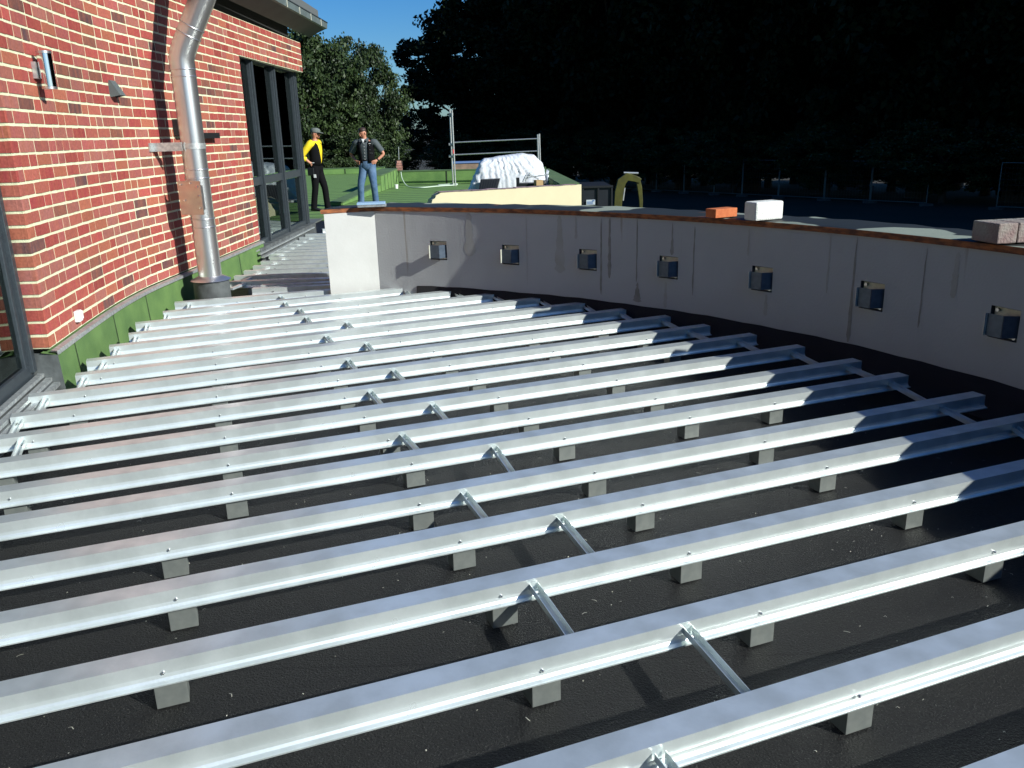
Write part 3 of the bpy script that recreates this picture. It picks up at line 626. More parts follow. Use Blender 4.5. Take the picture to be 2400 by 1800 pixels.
# flue pipe
FX, FY = -2.84, 7.86; fc = Vector((FX, FY, 0)); r = .105
t = empty('flue_pipe', fc, 'stainless steel flue pipe rising from a black base in front of the brick wall', 'flue pipe')
mb = MB(); mb.tube([fc+Z*(DZ+.003), fc+Z*.245], .165, 40); mb.build('base_collar', CONC_D, t)
mb = MB(); mb.tube([fc+Z*.246, fc+Z*.250, fc+Z*.285], [.185, .182, .108], 40, cap=True); mb.build('storm_collar', STEEL, t)
ez = 2.12; k1 = .22
mb = MB(); mb.tube([fc+Z*.26, fc+Z*ez], r, 48, cap=False); mb.tube([fc+Z*(ez-.002), fc+Z*(ez+.09), fc+Z*(ez+.16)+Vector((.025, 0, 0)), fc+Z*(ez+.24)+Vector((.065, 0, 0))], r+.003, 48, cap=False)
d = Vector((math.sin(R(29)), 0, math.cos(R(29)))); s0 = fc+Z*(ez+.22)+Vector((.055, 0, 0)); mb.tube([s0, s0+d*1.6], r, 48)
mb.build('pipe', STEEL, t)
def ring(c_, ax, name='joint_band', rr=.1075):
    m_ = MB(); m_.tube([c_-ax*.006, c_-ax*.003, c_+ax*.003, c_+ax*.006], [rr, rr+.004, rr+.004, rr], 40, cap=False); m_.build(name, STEEL, t)
zz = lambda y: (ony(480, y, FY)).z
for y in (398, 418, 512, 531, 110, 125): pass
for y, xx in ((417, 465), (397, 463), (512, 480), (531, 482)): ring(Vector((FX, FY, ony(xx, y, FY).z)), Z)
for z_ in (ez-.06, ez+.0): ring(Vector((FX, FY, z_)), Z)
for q in (.07, .15, .62): ring(s0+d*q, d)
# clamp with arm to the wall
zc = ony(440, 343, FY).z
mb = MB(); mb.tube([fc+Z*(zc-.025), fc+Z*(zc+.025)], r+.005, 40, cap=False)
mb.box(Vector(((FX-.10+wx(7.8))/2-.02, FY-.11, zc)), (abs(wx(7.8)-FX)+.02, .016, .075)); mb.box(Vector((wx(7.7)+.01, FY-.10, zc)), (.012, .18, .075)); mb.build('wall_clamp', GALV, t)
# inspection box and plate
pc1 = ony(463, 464, FY-.16); nd = Vector((-.25, -.97, 0)).normalized(); sd_ = Vector((-nd.y, nd.x, 0))
M = Matrix((sd_, nd, Z)).transposed()
pcx = Vector((FX-.035, FY-.135, pc1.z)); mb = MB(); mb.box(pcx, (.235, .012, .30), M=M); pl = mb.build('inspection_plate', mat('plate_steel', (.55, .45, .40), (.62, .52, .44), scale=14, rough=.3, metal=.9), t, bevel=.004)
mb = MB(); mb.box(pcx-nd*.05, (.17, .09, .22), M=M); mb.build('inspection_duct', STEEL, t)
for a_, b_ in ((-.08, .12), (.02, .13), (.085, .10), (.09, .02), (-.06, -.02), (.09, -.09)):
    mb = MB(); q = pcx+sd_*a_+Z*b_+nd*.006; mb.tube([q, q+nd*.012], .008, 8); mb.build('wing_nut', STEELB, pl)
for a_ in (0, .02): 
    mb = MB(); q = ony(500, 610+a_*400, FY-r); mb.tube([q, q-Vector((0, .004, 0))], .004, 6); mb.build('rivet', BLACKP, t)
# dark box on the wall behind the pipe
P1 = on_wall(404, 300); P2 = on_wall(498, 318); za = P1.z; zb = P2.z
mb = MB(); Pm = wpt((P1.y+P2.y)/2)
for f_, (ya, yb, z0, z1, o_) in enumerate([(P1.y, P1.y+.42, za-.07, za+.08, .07), (P1.y+.2, P2.y, zb-.028, zb+.028, .08)]):
    v = [wpt(ya, .006, z0), wpt(yb, .006, z0), wpt(yb, o_, z0), wpt(ya, o_, z0), wpt(ya, .006, z1), wpt(yb, .006, z1), wpt(yb, o_, z1), wpt(ya, o_, z1)]
    mb.add(v, [(0, 1, 2, 3), (4, 5, 6, 7), (0, 1, 5, 4), (2, 3, 7, 6), (0, 3, 7, 4), (1, 2, 6, 5)])
o = mb.build('cable_box', BLACKP, origin=Pm+Z*za); tag(o, 'black cable box on the brick wall partly hidden behind the steel flue', 'cable box')

# ---------------------------------------------------------------- things lying on the parapet top
def blk(name, mt, pA, pB, depthv, h, lb, cat, z=LTOP, bev=.004, parent=None):
    """block whose near bottom edge runs pA-pB on the ledge"""
    A = onz(*pA, z); B = onz(*pB, z); dv = Vector(depthv)
    q = [A, B, B+dv, A+dv]; c_ = sum(q, Vector())/4
    m_ = MB(); m_.prism([(v.x, v.y) for v in q], z+.001, z+h); return m_, c_
# orange brick: long side right-facing to the viewer
def ledge_block(name, mt, corner, wl, ll, h, az, lb, cat, bev, seam=None, ratio=1):
    C = onz(*corner, LTOP); u1 = azv(az-90+0)*-1; u2 = azv(az)   # u1 to the left/back, u2 along length
    q = [C, C+u2*ll, C+u2*ll+azv(az-90)*wl, C+azv(az-90)*wl]
    m_ = MB(); m_.prism([(v.x, v.y) for v in q], LTOP+.001, LTOP+h)
    o = m_.build(name, mt, origin=(C.x, C.y, LTOP), bevel=bev); tag(o, lb, cat)
    return o
OB = mat('orange_clay', (.48, .12, .035), (.56, .16, .05), scale=30, rough=.8, bump=.3, bscale=150)
ledge_block('clay_brick', OB, (1677, 512), .105, .20, .062, 62, 'single orange clay brick lying on the parapet top', 'brick', .003)
LS = mat('lime_block', (.66, .66, .60), (.72, .72, .67), scale=30, rough=.9, bump=.5, bscale=90)
ledge_block('sand_lime_block', LS, (1771, 519), .125, .235, .125, 66, 'white sand-lime block standing on the parapet top beside the orange brick', 'block', .012)
PV = mat('paver_grey', (.21, .13, .12), (.28, .26, .22), scale=8, rough=.85, bump=.6, bscale=80)
C = onz(2336, 573, LTOP)
for k in range(3):
    u2 = azv(80); s_ = C+u2*(.118*k); q = [s_, s_+u2*.113, s_+u2*.113+azv(-10)*.19, s_+azv(-10)*.19]
    m_ = MB(); m_.prism([(v.x, v.y) for v in q], LTOP+.001, LTOP+.105)
    o = m_.build('grey_paver', PV, origin=(s_.x, s_.y, LTOP), bevel=.006)
    tag(o, ['mossy end paver of the row at the right edge of the parapet top', 'reddish paver of the row at the right edge, next to the mossy end paver', 'outermost paver of the row on the parapet top, cut by the picture edge'][k], 'paver', 'pavers in a row on the parapet')
# pale blue flat boxes at the feet of the man in jeans
BL = mat('pale_blue', (.30, .45, .62), (.36, .52, .70), scale=5, rough=.4)
A = onz(838, 487, LTOP); B = onz(905, 484.5, LTOP); u = (B-A).normalized(); nn = Vector((u.y, -u.x, 0)); 
t = empty('flat_box', (A+B)/2, 'pale blue flat metal box on the parapet top in front of the man in jeans', 'box')
m_ = MB(); q = [A, B, B-nn*.16, A-nn*.16]; m_.prism([(v.x, v.y) for v in q], LTOP+.001, LTOP+.022); m_.build('tray', GALV, t, bevel=.002)
m_ = MB(); q = [A-u*.005+nn*.004, B-u*.008+nn*.004, B-nn*.165-u*.008, A-nn*.165-u*.005]; m_.prism([(v.x, v.y) for v in q], LTOP+.0225, LTOP+.04); m_.build('lid', BL, t, bevel=.002)

# ---------------------------------------------------------------- green roof details
GW = mat('green_wall', (.15, .27, .075), (.10, .20, .055), scale=2.5, rough=.85, bump=.3, bscale=60)
GT = mat('green_wall_top', (.085, .15, .06), (.06, .11, .045), scale=3, rough=.85)
SEAM = MAT['seam']
def lowwall(name, pts, h, th, lb, seams=1.05, caps=True):
    t = empty(name, Vector((pts[0][0], pts[0][1], 0)), lb, 'low wall')
    mb = MB(); mt = MB(); ms = MB()
    for k in range(len(pts)-1):
        a = Vector((pts[k][0], pts[k][1], 0)); b_ = Vector((pts[k+1][0], pts[k+1][1], 0)); d = (b_-a).normalized(); s_ = Vector((d.y, -d.x, 0))
        ha, hb = (h[k], h[k+1]) if isinstance(h, (list, tuple)) else (h, h)
        v = [a, b_, b_-s_*th, a-s_*th]; 
        mb.add([*v, a+Z*ha, b_+Z*hb, b_-s_*th+Z*hb, a-s_*th+Z*ha], [(0, 1, 2, 3), (0, 1, 5, 4), (2, 3, 7, 6), (0, 3, 7, 4), (1, 2, 6, 5)])
        e = .012; mt.add([a+s_*e+Z*(ha+.001), b_+s_*e+Z*(hb+.001), b_-s_*(th+e)+Z*(hb+.001), a-s_*(th+e)+Z*(ha+.001), a+s_*e+Z*(ha+.03), b_+s_*e+Z*(hb+.03), b_-s_*(th+e)+Z*(hb+.03), a-s_*(th+e)+Z*(ha+.03)],
               [(0, 1, 2, 3), (4, 5, 6, 7), (0, 1, 5, 4), (2, 3, 7, 6), (0, 3, 7, 4), (1, 2, 6, 5)])
        Ln = (b_-a).length; q = seams
        while q < Ln-.1:
            hh_ = ha+(hb-ha)*q/Ln
            for sg in (1,):
                ms.add([a+d*q+s_*.004+Z*.01, a+d*(q+.05)+s_*.004+Z*.01, a+d*(q+.05)+s_*.004+Z*(hh_-.01), a+d*q+s_*.004+Z*(hh_-.01)], [(0, 1, 2, 3)])
            q += seams*random.uniform(.9, 1.1)
    mb.build('wall_body', GW, t); mt.build('coping', GT, t)
    if ms.f: ms.build('felt_seams', SEAM, t)
    return t
lowwall('far_upstand', [(-15, 36.0), (-5.2, 36.6)], .22, .4, 'long low green felt-covered wall at the back of the green roof, left')
lowwall('side_upstand', [(1.25, 26.9), (-3.42, 27.2)][::-1], .40, .45, 'green felt-covered wall under the scaffold rail, with dark vertical seams', seams=1.5)
lowwall('ridge_upstand', [(-3.80, 19.6), (-3.66, 22.8), (-3.58, 24.2)], [.05, .14, .18], .3, 'sloping low green ridge running away behind the man in jeans', seams=9)
lowwall('plank_upstand', [(-3.56, 24.25), (-3.42, 27.15)], [.42, .50], .5, 'green wall end clad with upright planks right of the man in jeans', seams=.5)
lowwall('edge_upstand', [(1.34, 26.85), (1.62, 18.97)][::-1], .36, .42, 'green shingled edge wall running away from the right end of the cream wall', seams=9)
# cream facade
cm = empty('cream_wall', (0, 18.2, 0), 'cream rendered wall end with a torn sloping left edge, behind the parapet', 'wall')
a = Vector((-1.62, 17.50, 0)); b_ = Vector((1.66, 18.93, 0)); d = (b_-a).normalized(); s_ = Vector((d.y, -d.x, 0)); mb = MB()
prof = [(0, -2.5), (.0, .10), (.06, .16), (.08, .22), (.14, .25), (.16, .30), (.23, .33), (.27, .352), (.6, .355), (.95, .345), (1.5, .352), (2.3, .36), ((b_-a).length, .362), ((b_-a).length, -2.5)]
F_ = [a+d*p[0]+s_*.02+Z*p[1] for p in prof]; Bk = [a+d*p[0]-s_*.25+Z*(min(p[1], .35) if p[1] > 0 else p[1]) for p in prof]; k = len(prof)
mb.add(F_+Bk, [tuple(range(k)), tuple(range(k, 2*k))[::-1]]+[(i, (i+1) % k, k+(i+1) % k, k+i) for i in range(k)]); mb.build('render_face', CREAM, cm)
mb = MB(); rr_ = random.Random(5); q = .22
while q < 3.4:
    l_ = rr_.uniform(.08, .3); mb.box(a+d*(q+l_/2)-s_*.05+Z*(.362+rr_.uniform(.0, .012)), (l_, .16, .012), rot=math.atan2(d.y, d.x)+rr_.uniform(-.05, .05)); q += l_*.9
mb.build('torn_felt_edge', mat('torn_felt', (.30, .20, .22), (.12, .10, .12), scale=8, rough=.9), cm)
# brick pile and rod
P = Vector((-3.36, 27.0, 0))
t = empty('brick_pile', P+Z*.43, 'small pile of red bricks on the green wall corner, holding a thin rod', 'brick pile')
for k in range(4): mb = MB(); mb.box(P+Z*(.53+.075*k-.035), (.20, .10, .065), rot=.2*k); mb.build('brick', mat('red_clay', (.26, .10, .08), (.35, .2, .16), scale=20, rough=.85), t)
o = (lambda m_: m_.build('thin_rod', GALV, origin=P+Z*.78))(MB().tube([P+Z*.785, ony(934, 344, 27.0)], .012, 6)); tag(o, 'thin upright metal rod rising from the brick pile', 'rod')
mb = MB(); hp = [P+Vector((.05, -.1, .4)), (-3.2, 26.3, .2), (-2.95, 25.6, .03), (-2.5, 25.2, .02), (-2.1, 25.6, .02), (-1.55, 26.0, .02), (-1.6, 26.2, .03), (-2.1, 26.0, .03), (-1.5, 26.1, .05)]
import itertools
def smooth(pts, n=6):
    pts = [Vector(p) for p in pts]; out = []
    for i in range(len(pts)-1):
        p0, p1, p2, p3 = pts[max(i-1, 0)], pts[i], pts[i+1], pts[min(i+2, len(pts)-1)]
        for k in range(n):
            t_ = k/n; out.append(.5*((2*p1)+(p2-p0)*t_+(2*p0-5*p1+4*p2-p3)*t_*t_+(3*p1-p0-3*p2+p3)*t_**3))
    return out+[pts[-1]]
mb.tube(smooth(hp), .018, 6); o = mb.build('hose', mat('hose_pale', (.5, .6, .5), rough=.5), origin=(-2.5, 25.2, 0)); tag(o, 'pale hose trailing from the brick pile over the green roof', 'hose')
Pc = onz(929, 442, .0); mb = MB(); mb.tube([Pc+Z*.002, Pc+Z*.12], [.05, .06], 12); o = mb.build('white_cup', WHITEP, origin=Pc); tag(o, 'small white cup on the green roof by the planked wall', 'cup')
# scaffold guard rail
S0 = onz(1060, 401, .43); S1 = onz(1264, 396, .43); t = empty('scaffold_rail', Vector((S0.x, S0.y, .43)), 'galvanised scaffold frame with two long guard rails above the green wall', 'scaffold')
dS = (S1-S0); tp = ony(1054, 255, S0.y)
def pole(a_, b_, r_=.024, nm='post'): m_ = MB(); m_.tube([a_, b_], r_, 8); return m_.build(nm, GALV, t)
pole(Vector((S0.x, S0.y, -2.5)), tp); pole(Vector((S0.x+.09, S0.y-.1, -2.5)), Vector((ony(1059, 258, S0.y-.1).x, S0.y-.1, tp.z-.04)))
q1 = ony(1260, 315, S1.y); pole(Vector((S1.x, S1.y, -2.5)), q1); q2 = ony(1264, 313.5, S1.y+.1); pole(Vector((S1.x+.07, S1.y+.1, -2.5)), q2)
for ya, yb in ((334, 325), (363, 354)): pole(ony(1063, ya, S0.y), ony(1261, yb, S1.y), .019, 'guard_rail')
for y_ in (268, 338, 366): m_ = MB(); m_.box(ony(1057, y_, S0.y-.03), (.13, .07, .07)); m_.build('coupler', GALV, t)
m_ = MB(); c_ = ony(1062, 355, S0.y-.12); m_.tube([c_-Z*.06, c_+Z*.06], .028, 8); m_.build('red_mark', mat('red_paint', (.5, .04, .04), rough=.5), t)
mb = MB(); c_ = (ony(1067, 400, 27.6)+ony(1120, 396, 27.6))/2; mb.box(c_+Z*.10, (.85, .5, .20), rot=.05); o = mb.build('site_crate', mat('crate_wood', (.30, .20, .14), (.2, .14, .1), scale=6, rough=.8), origin=c_); tag(o, 'flat wooden crate with blue lid on the green wall beside the scaffold post', 'crate')
mb = MB(); mb.box(c_+Z*.24, (.95, .55, .05), rot=.05); l_ = mb.build('crate_lid', mat('blue_lid', (.12, .2, .4), rough=.6), origin=c_); l_.parent = o; l_.location = (0, 0, 0)

# tarpaulin over a pallet of material
t = empty('tarpaulin', (.1, 22.3, 0), 'white wrinkled tarpaulin draped over a heap on the green roof', 'tarpaulin')
out_px = [(1095, 450), (1103, 430), (1115, 400), (1127, 376), (1134, 371), (1150, 370), (1165, 366), (1190, 363), (1222, 358.5), (1235, 361), (1250, 362), (1262, 372), (1273, 385), (1281, 389), (1284, 398), (1284, 418), (1278, 450)]
prof = [(ony(x, y, 22.3).x, ony(x, y, 22.3).z) for x, y in out_px]
nx = 90; ny = 46; vs = []; fs = []
xs = [p[0] for p in prof]; x_lo, x_hi = min(xs), max(xs)
def toph(x): 
    up = [(p[0], p[1]) for p in prof]; return float(np.interp(x, sorted(xs), [z for _, z in sorted(up)]))
nz = lambda a_, b_: math.sin(a_*9.1+b_*3.3)*.5+math.sin(a_*17.7-b_*5.1+1.3)*.3+math.sin(a_*31+b_*11)*.2
for i in range(nx+1):
    x = x_lo+(x_hi-x_lo)*i/nx; H = max(.06, toph(x))
    for j in range(ny+1):
        a_ = j/ny*math.pi; cy, cz = math.cos(a_), math.sin(a_)
        yy = -math.copysign(abs(cy)**.55, cy)*.62; z_ = H*(abs(cz)**.42)
        edge = 1-abs(2*i/nx-1)**6
        fold = (nz(x*2.2+z_*2.4*(x-.2)+.6*math.sin(z_*7+x*3), yy*1.7)*.016+.006*math.sin(x*37+z_*(14+9*math.sin(x*4)))+.004*math.sin(z_*31-x*23))*(1 if z_ < H*.95 else .5)
        vs.append((x+.02*nz(z_*4, x*2), 22.3+yy*(.75+.25*edge)+fold*(-1 if yy < 0 else 1), max(.0, z_+fold*.5)))
for i in range(nx):
    for j in range(ny): q = i*(ny+1)+j; fs.append((q, q+1, q+ny+2, q+ny+1))
mb = MB(); mb.add(vs, fs, 0, True); TARP = mat('white_tarp', (.80, .82, .84), (.70, .73, .77), scale=8, rough=.35, bump=.5, bscale=22); mb.build('sheet', TARP, t, recalc=True)
# lying corner flap left
mb = MB(); q = [onz(1095, 447, .02), onz(1128, 447, .02), onz(1132, 436, .02), onz(1112, 436, .02)]
# black crate, boxes and tools at the heap
c_ = ony(1143, 446, 21.2); bz_ = 0.0
t = empty('black_crate', (c_.x, 21.2, 0), 'black plastic crate tipped on its side against the white tarpaulin', 'crate')
A = ony(1119, 448, 21.2); B = ony(1160, 446, 21.2); T1 = ony(1126, 421, 21.3); T2 = ony(1171, 419, 21.3); A.z = B.z = .003
mb = MB(); bk = Vector((.02, .30, .0)); mb.add([A, B, T2, T1, A+bk, B+bk, T2+bk, T1+bk], [(0, 1, 2, 3), (4, 5, 6, 7), (0, 1, 5, 4), (1, 2, 6, 5), (0, 3, 7, 4), (3, 2, 6, 7)]); cr = mb.build('crate_body', BLACKP, t)
for k in range(7):
    m_ = MB(); s_ = .1+.13*k; p = A.lerp(B, s_); q = T1.lerp(T2, s_); m_.bar(p+Vector((0, -.012, .02)), q+Vector((0, -.012, -.02)), .018, .012, up=Vector((0, 1, 0))); m_.build('crate_rib', BLACKP, cr)
t = empty('tool_crate', (.95, 21.3, 0), 'open black crate holding tools and offcuts right of the tarpaulin', 'crate')
q = [ony(1211, 440, 21.3), ony(1253, 440, 21.3)]; mb = MB(); mb.box(((q[0].x+q[1].x)/2, 21.35, .15), (q[1].x-q[0].x, .4, .28)); mb.box((q[0].x+.03, 21.2, .32), (.08, .1, .22)); mb.build('crate_body', BLACKP, t)
for a_, b_ in (((1226, 426), (1234, 410)), ((1232, 424), (1243, 405)), ((1236, 416), (1286, 409)), ((1240, 408), (1262, 420))):
    m_ = MB(); m_.bar(ony(*a_, 21.2), ony(*b_, 21.25), .05, .03); m_.build('tool_handle', GALV, t)
q = ony(1262, 437, 21.0); mb = MB(); mb.box((q.x, 21.0, .19), (.17, .24, .36), rot=.25); o = mb.build('cardboard_box', mat('cardboard', (.45, .30, .14), rough=.85), origin=(q.x, 21.0, 0)); tag(o, 'tall open cardboard box beside the tool crate', 'cardboard box')
q = ony(1275, 437, 21.0); mb = MB(); mb.tube([(q.x, 21, .003), (q.x, 21, .36)], [.06, .065], 12); o = mb.build('paint_tin', mat('tin_grey', (.2, .2, .2), rough=.4, metal=.8), origin=(q.x, 21, 0)); tag(o, 'grey tin standing right of the cardboard box', 'tin')
q = ony(1082, 448, 21); mb = MB(); mb.box((q.x, 21, .03), (.22, .3, .05), rot=.3); o = mb.build('small_tray', mat('tray_white', (.6, .6, .6), (.04, .04, .04), scale=9, rough=.5), origin=(q.x, 21, 0)); tag(o, 'small black and white tray left of the black crate', 'tray')

# ---------------------------------------------------------------- things on the ground by the wood
g0 = -2.5
t = empty('site_container', (3.4, 26, g0), 'dark site container with a white and blue sign behind the cream wall', 'container')
p0 = ony(1366, 436, 26); p1 = ony(1402, 434, 26); p2 = ony(1434, 430, 26.0); h = p0.z-g0
DK = mat('container_dark', (.010, .013, .018), (.007, .009, .013), scale=4, rough=.5)
mb = MB(); w_ = p2.x-p0.x; mb.box((p0.x+w_/2, 27.0, g0+h/2), (w_, 2.0, h), rot=0); mb.build('container_body', DK, t, bevel=.02)
mb = MB(); mb.box((p0.x+w_/2, 25.96, p0.z-.03), (w_+.06, .06, .06)); mb.build('top_rim', BLACKP, t)
for f_ in (.0, .53, 1): mb = MB(); mb.box((p0.x+w_*f_, 25.97, g0+h/2-.03), (.05, .05, h-.08)); mb.build('corner_rib', BLACKP, t)
s0_ = ony(1384.5, 474, 25.93); sg = MB(); sg.box(s0_, (.27, .02, .15)); sgn = sg.build('sign_plate', mat('sign_white', (.5, .55, .6), rough=.5), t)
for k in range(4): m_ = MB(); m_.box(s0_+Vector((-.02 if k else .08, -.014, .045-.03*k)), (.18 if k else .06, .006, .012 if k else .03)); m_.build('sign_line', mat('sign_blue', (.03, .12, .35), rough=.5), sgn)
# mini excavator with folded yellow boom
t = empty('mini_excavator', (4.2, 30, g0), 'yellow mini excavator standing in shade beyond the container, boom folded', 'excavator')
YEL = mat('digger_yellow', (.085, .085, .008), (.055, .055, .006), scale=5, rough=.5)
E = lambda x, y: ony(x, y, 29.0)
def arm(pts, wd, hs, name, mt):
    m_ = MB(); pts = [Vector(p) for p in pts]; rings = []
    for i, p in enumerate(pts):
        a_ = pts[max(0, i-1)]; b2 = pts[min(len(pts)-1, i+1)]; d_ = (b2-a_).normalized(); up = Vector((-d_.z, 0, d_.x)).normalized(); hh_ = hs[i]/2
        rings.append([p+up*hh_+Vector((0, -wd, 0)), p+up*hh_+Vector((0, wd, 0)), p-up*hh_+Vector((0, wd, 0)), p-up*hh_+Vector((0, -wd, 0))])
    m_.loft(rings, smooth=False); return m_.build(name, mt, t, bevel=.01)
arm([E(1446, 520), E(1448, 480), E(1450, 450), E(1457, 425), E(1470, 414), E(1490, 419), E(1500, 424)], .09, [.22, .26, .27, .30, .26, .20, .16], 'boom', YEL)
arm([E(1494, 416), E(1499, 440), E(1502, 470), E(1502, 492)], .06, [.14, .15, .12, .10], 'dipper_arm', YEL)
m_ = MB(); m_.tube([E(1462, 405), E(1496, 406)], .035, 10); m_.build('hydraulic_ram', GALV, t)
m_ = MB(); m_.tube([E(1460, 470), E(1464, 440)], .03, 10); m_.build('hydraulic_ram', GALV, t)
m_ = MB(); bp_ = E(1502, 498); m_.box(bp_+Z*-.1, (.35, .4, .28)); m_.build('bucket', DARKGREY, t)
m_ = MB(); m_.box((3.6, 30.0, g0+.75), (1.3, 1.1, .6)); m_.build('engine_body', YEL, t, bevel=.04)
for s_ in (-.45, .45): m_ = MB(); m_.box((3.6, 30.0+s_, g0+.22), (1.6, .28, .42)); m_.build('track', RUBBER, t, bevel=.1)
# mesh fence panels along the wood
FW = mat('fence_wire', (.16, .19, .19), rough=.5, metal=.6)
pxs = [1417, 1493, 1539, 1604, 1675, 1741, 1827, 1935, 2044, 2179]
def fpt(x):
    # line from (6.7,60) to (20.7,41)
    a_ = Vector((6.7, 60, 0)); b2 = Vector((20.9, 41, 0)); lo, hi = -.5, 1.5
    for _ in range(40):
        mid = (lo+hi)/2; P_ = a_.lerp(b2, mid); P_.z = -1.2
        if px(P_) < x: lo = mid
        else: hi = mid
    return a_.lerp(b2, lo)
fl = ['leftmost wire fence panel at the wood edge, above the dark container', 'narrow wire fence panel above the excavator boom', 'third wire fence panel from the left at the wood edge', 'fourth wire fence panel from the left at the wood edge', 'fifth wire fence panel from the left at the wood edge',
      'wire fence panel above the orange brick', 'wire fence panel above the white block', 'wide wire fence panel right of the white block', 'rightmost wire fence panel before the gap at the wood edge', 'lone wire fence panel beyond the gap, cut by the picture edge']
def fence_panel(a_, b2, lb):
    zb_ = g0+.12; zt_ = g0+2.12; t = empty('fence_panel', (a_+b2)/2+Z*g0, lb, 'fence panel', 'wire fence panels along the wood')
    m_ = MB(); A_ = a_.lerp(b2, .01); B_ = a_.lerp(b2, .99)
    for p in (A_, B_): m_.tube([p+Z*zb_, p+Z*zt_], .028, 6)
    for z_ in (zb_+.03, zt_-.02): m_.tube([A_+Z*z_, B_+Z*z_], .022, 6)
    m_.build('panel_frame', FW, t)
    m_ = MB(); nb_ = int((B_-A_).length/.16)
    for k in range(1, nb_): p = A_.lerp(B_, k/nb_); m_.tube([p+Z*zb_, p+Z*zt_], .003, 3, cap=False)
    for k in range(1, 8): z_ = zb_+.25*k; m_.tube([A_+Z*z_, B_+Z*z_], .003, 3, cap=False)
    m_.build('wire_mesh', FW, t)
    for p in (A_, B_): m_ = MB(); m_.box(p+Z*(g0+.06), (.6, .24, .12)); m_.build('foot_block', CONC_D, t)
for k in range(9): fence_panel(fpt(pxs[k]), fpt(pxs[k+1]), fl[k])
fence_panel(fpt(2342), fpt(2342)+(Vector((20.9, 41, 0))-Vector((6.7, 60, 0))).normalized()*3.4, fl[9])

# ---------------------------------------------------------------- trees
def tree_meshes(name, seed, H, Rr, nclump, per, leaf, lm, trunk_frac=.28, squash=.85, low=.0):
    rg = np.random.default_rng(seed); rr_ = random.Random(seed)
    # limbs
    m_ = MB(); top = Vector((rr_.uniform(-.4, .4), rr_.uniform(-.4, .4), H*.8)); m_.tube([(0, 0, 0), (0.05, 0, H*.12), top*.45, top], [H*.028, H*.022, H*.014, H*.003], 10)
    cen = []; zc_ = H*(trunk_frac+1)/2; hz = H*(1-trunk_frac)/2
    for k in range(nclump):
        # clumps over an uneven crown volume, denser near the skin
        th = rg.uniform(0, 2*math.pi); cp = rg.uniform(-1, 1); rad = rg.uniform(.45, 1)**.5
        lump = 1+.16*math.sin(th*3+seed)+.13*math.sin(th*5+cp*4+seed*2)
        sp_ = math.sqrt(1-cp*cp); cen.append((math.cos(th)*sp_*Rr*rad*lump, math.sin(th)*sp_*Rr*rad*lump, zc_+cp*hz*rad*(.95+.1*math.sin(th*4))-low*H*0))
    for k in range(16):
        c_ = Vector(cen[k*max(1, nclump//16)]); s_ = Vector((0, 0, min(c_.z*.75, H*.6)))*rr_.uniform(.55, .95); m_.tube([s_, s_.lerp(c_, .5)+Vector((0, 0, .3)), c_], [H*.010, H*.006, H*.002], 6)
    wood = m_.build('trunk', BARK, origin=(0, 0, 0))
    cen = np.array(cen); n_ = nclump*per
    cs = np.repeat(cen, per, 0); cr_ = np.repeat(rg.uniform(.35, 1.0, nclump)*Rr*.20, per)
    dirs = rg.normal(size=(n_, 3)); dirs /= np.linalg.norm(dirs, axis=1)[:, None]
    P_ = cs + dirs*(cr_*1.3*rg.uniform(.1, 1, n_)**.8)[:, None]*np.array([1, 1, .7])
    a_ = rg.normal(size=(n_, 3)); a_ /= np.linalg.norm(a_, axis=1)[:, None]; b2 = np.cross(a_, rg.normal(size=(n_, 3))); b2 /= np.linalg.norm(b2, axis=1)[:, None]
    sz = leaf*rg.uniform(.6, 1.3, n_)[:, None]; V = np.empty((n_, 4, 3)); V[:, 0] = P_-a_*sz; V[:, 1] = P_+b2*sz*.55; V[:, 2] = P_+a_*sz; V[:, 3] = P_-b2*sz*.55
    me = bpy.data.meshes.new('crown'); me.vertices.add(n_*4); me.vertices.foreach_set('co', V.reshape(-1)); me.loops.add(n_*4); me.loops.foreach_set('vertex_index', np.arange(n_*4)); me.polygons.add(n_)
    me.polygons.foreach_set('loop_start', np.arange(0, n_*4, 4)); me.polygons.foreach_set('loop_total', np.full(n_, 4)); me.update(calc_edges=True); me.materials.append(lm)
    at = me.color_attributes.new("Col", 'FLOAT_COLOR', 'CORNER'); cv = np.repeat(np.clip(np.repeat(rg.uniform(0, .8, nclump), per)+rg.uniform(-.2, .3, n_), 0, 1), 4); C4 = np.stack([cv, cv, cv, np.ones_like(cv)], 1); at.data.foreach_set('color', C4.reshape(-1))
    crown = bpy.data.objects.new('crown', me); COL.objects.link(crown)
    t = empty(name, (0, 0, 0)); wood.parent = t; crown.parent = t
    return t
def place(t, loc, s_, rz, label, group=None, cat='tree', first=False):
    o = t if first else copy_tree(t)
    o.location = loc; o.scale = (s_[0], s_[0], s_[1]) if isinstance(s_, tuple) else (s_,)*3; o.rotation_euler = (0, 0, rz); tag(o, label, cat, group); return o
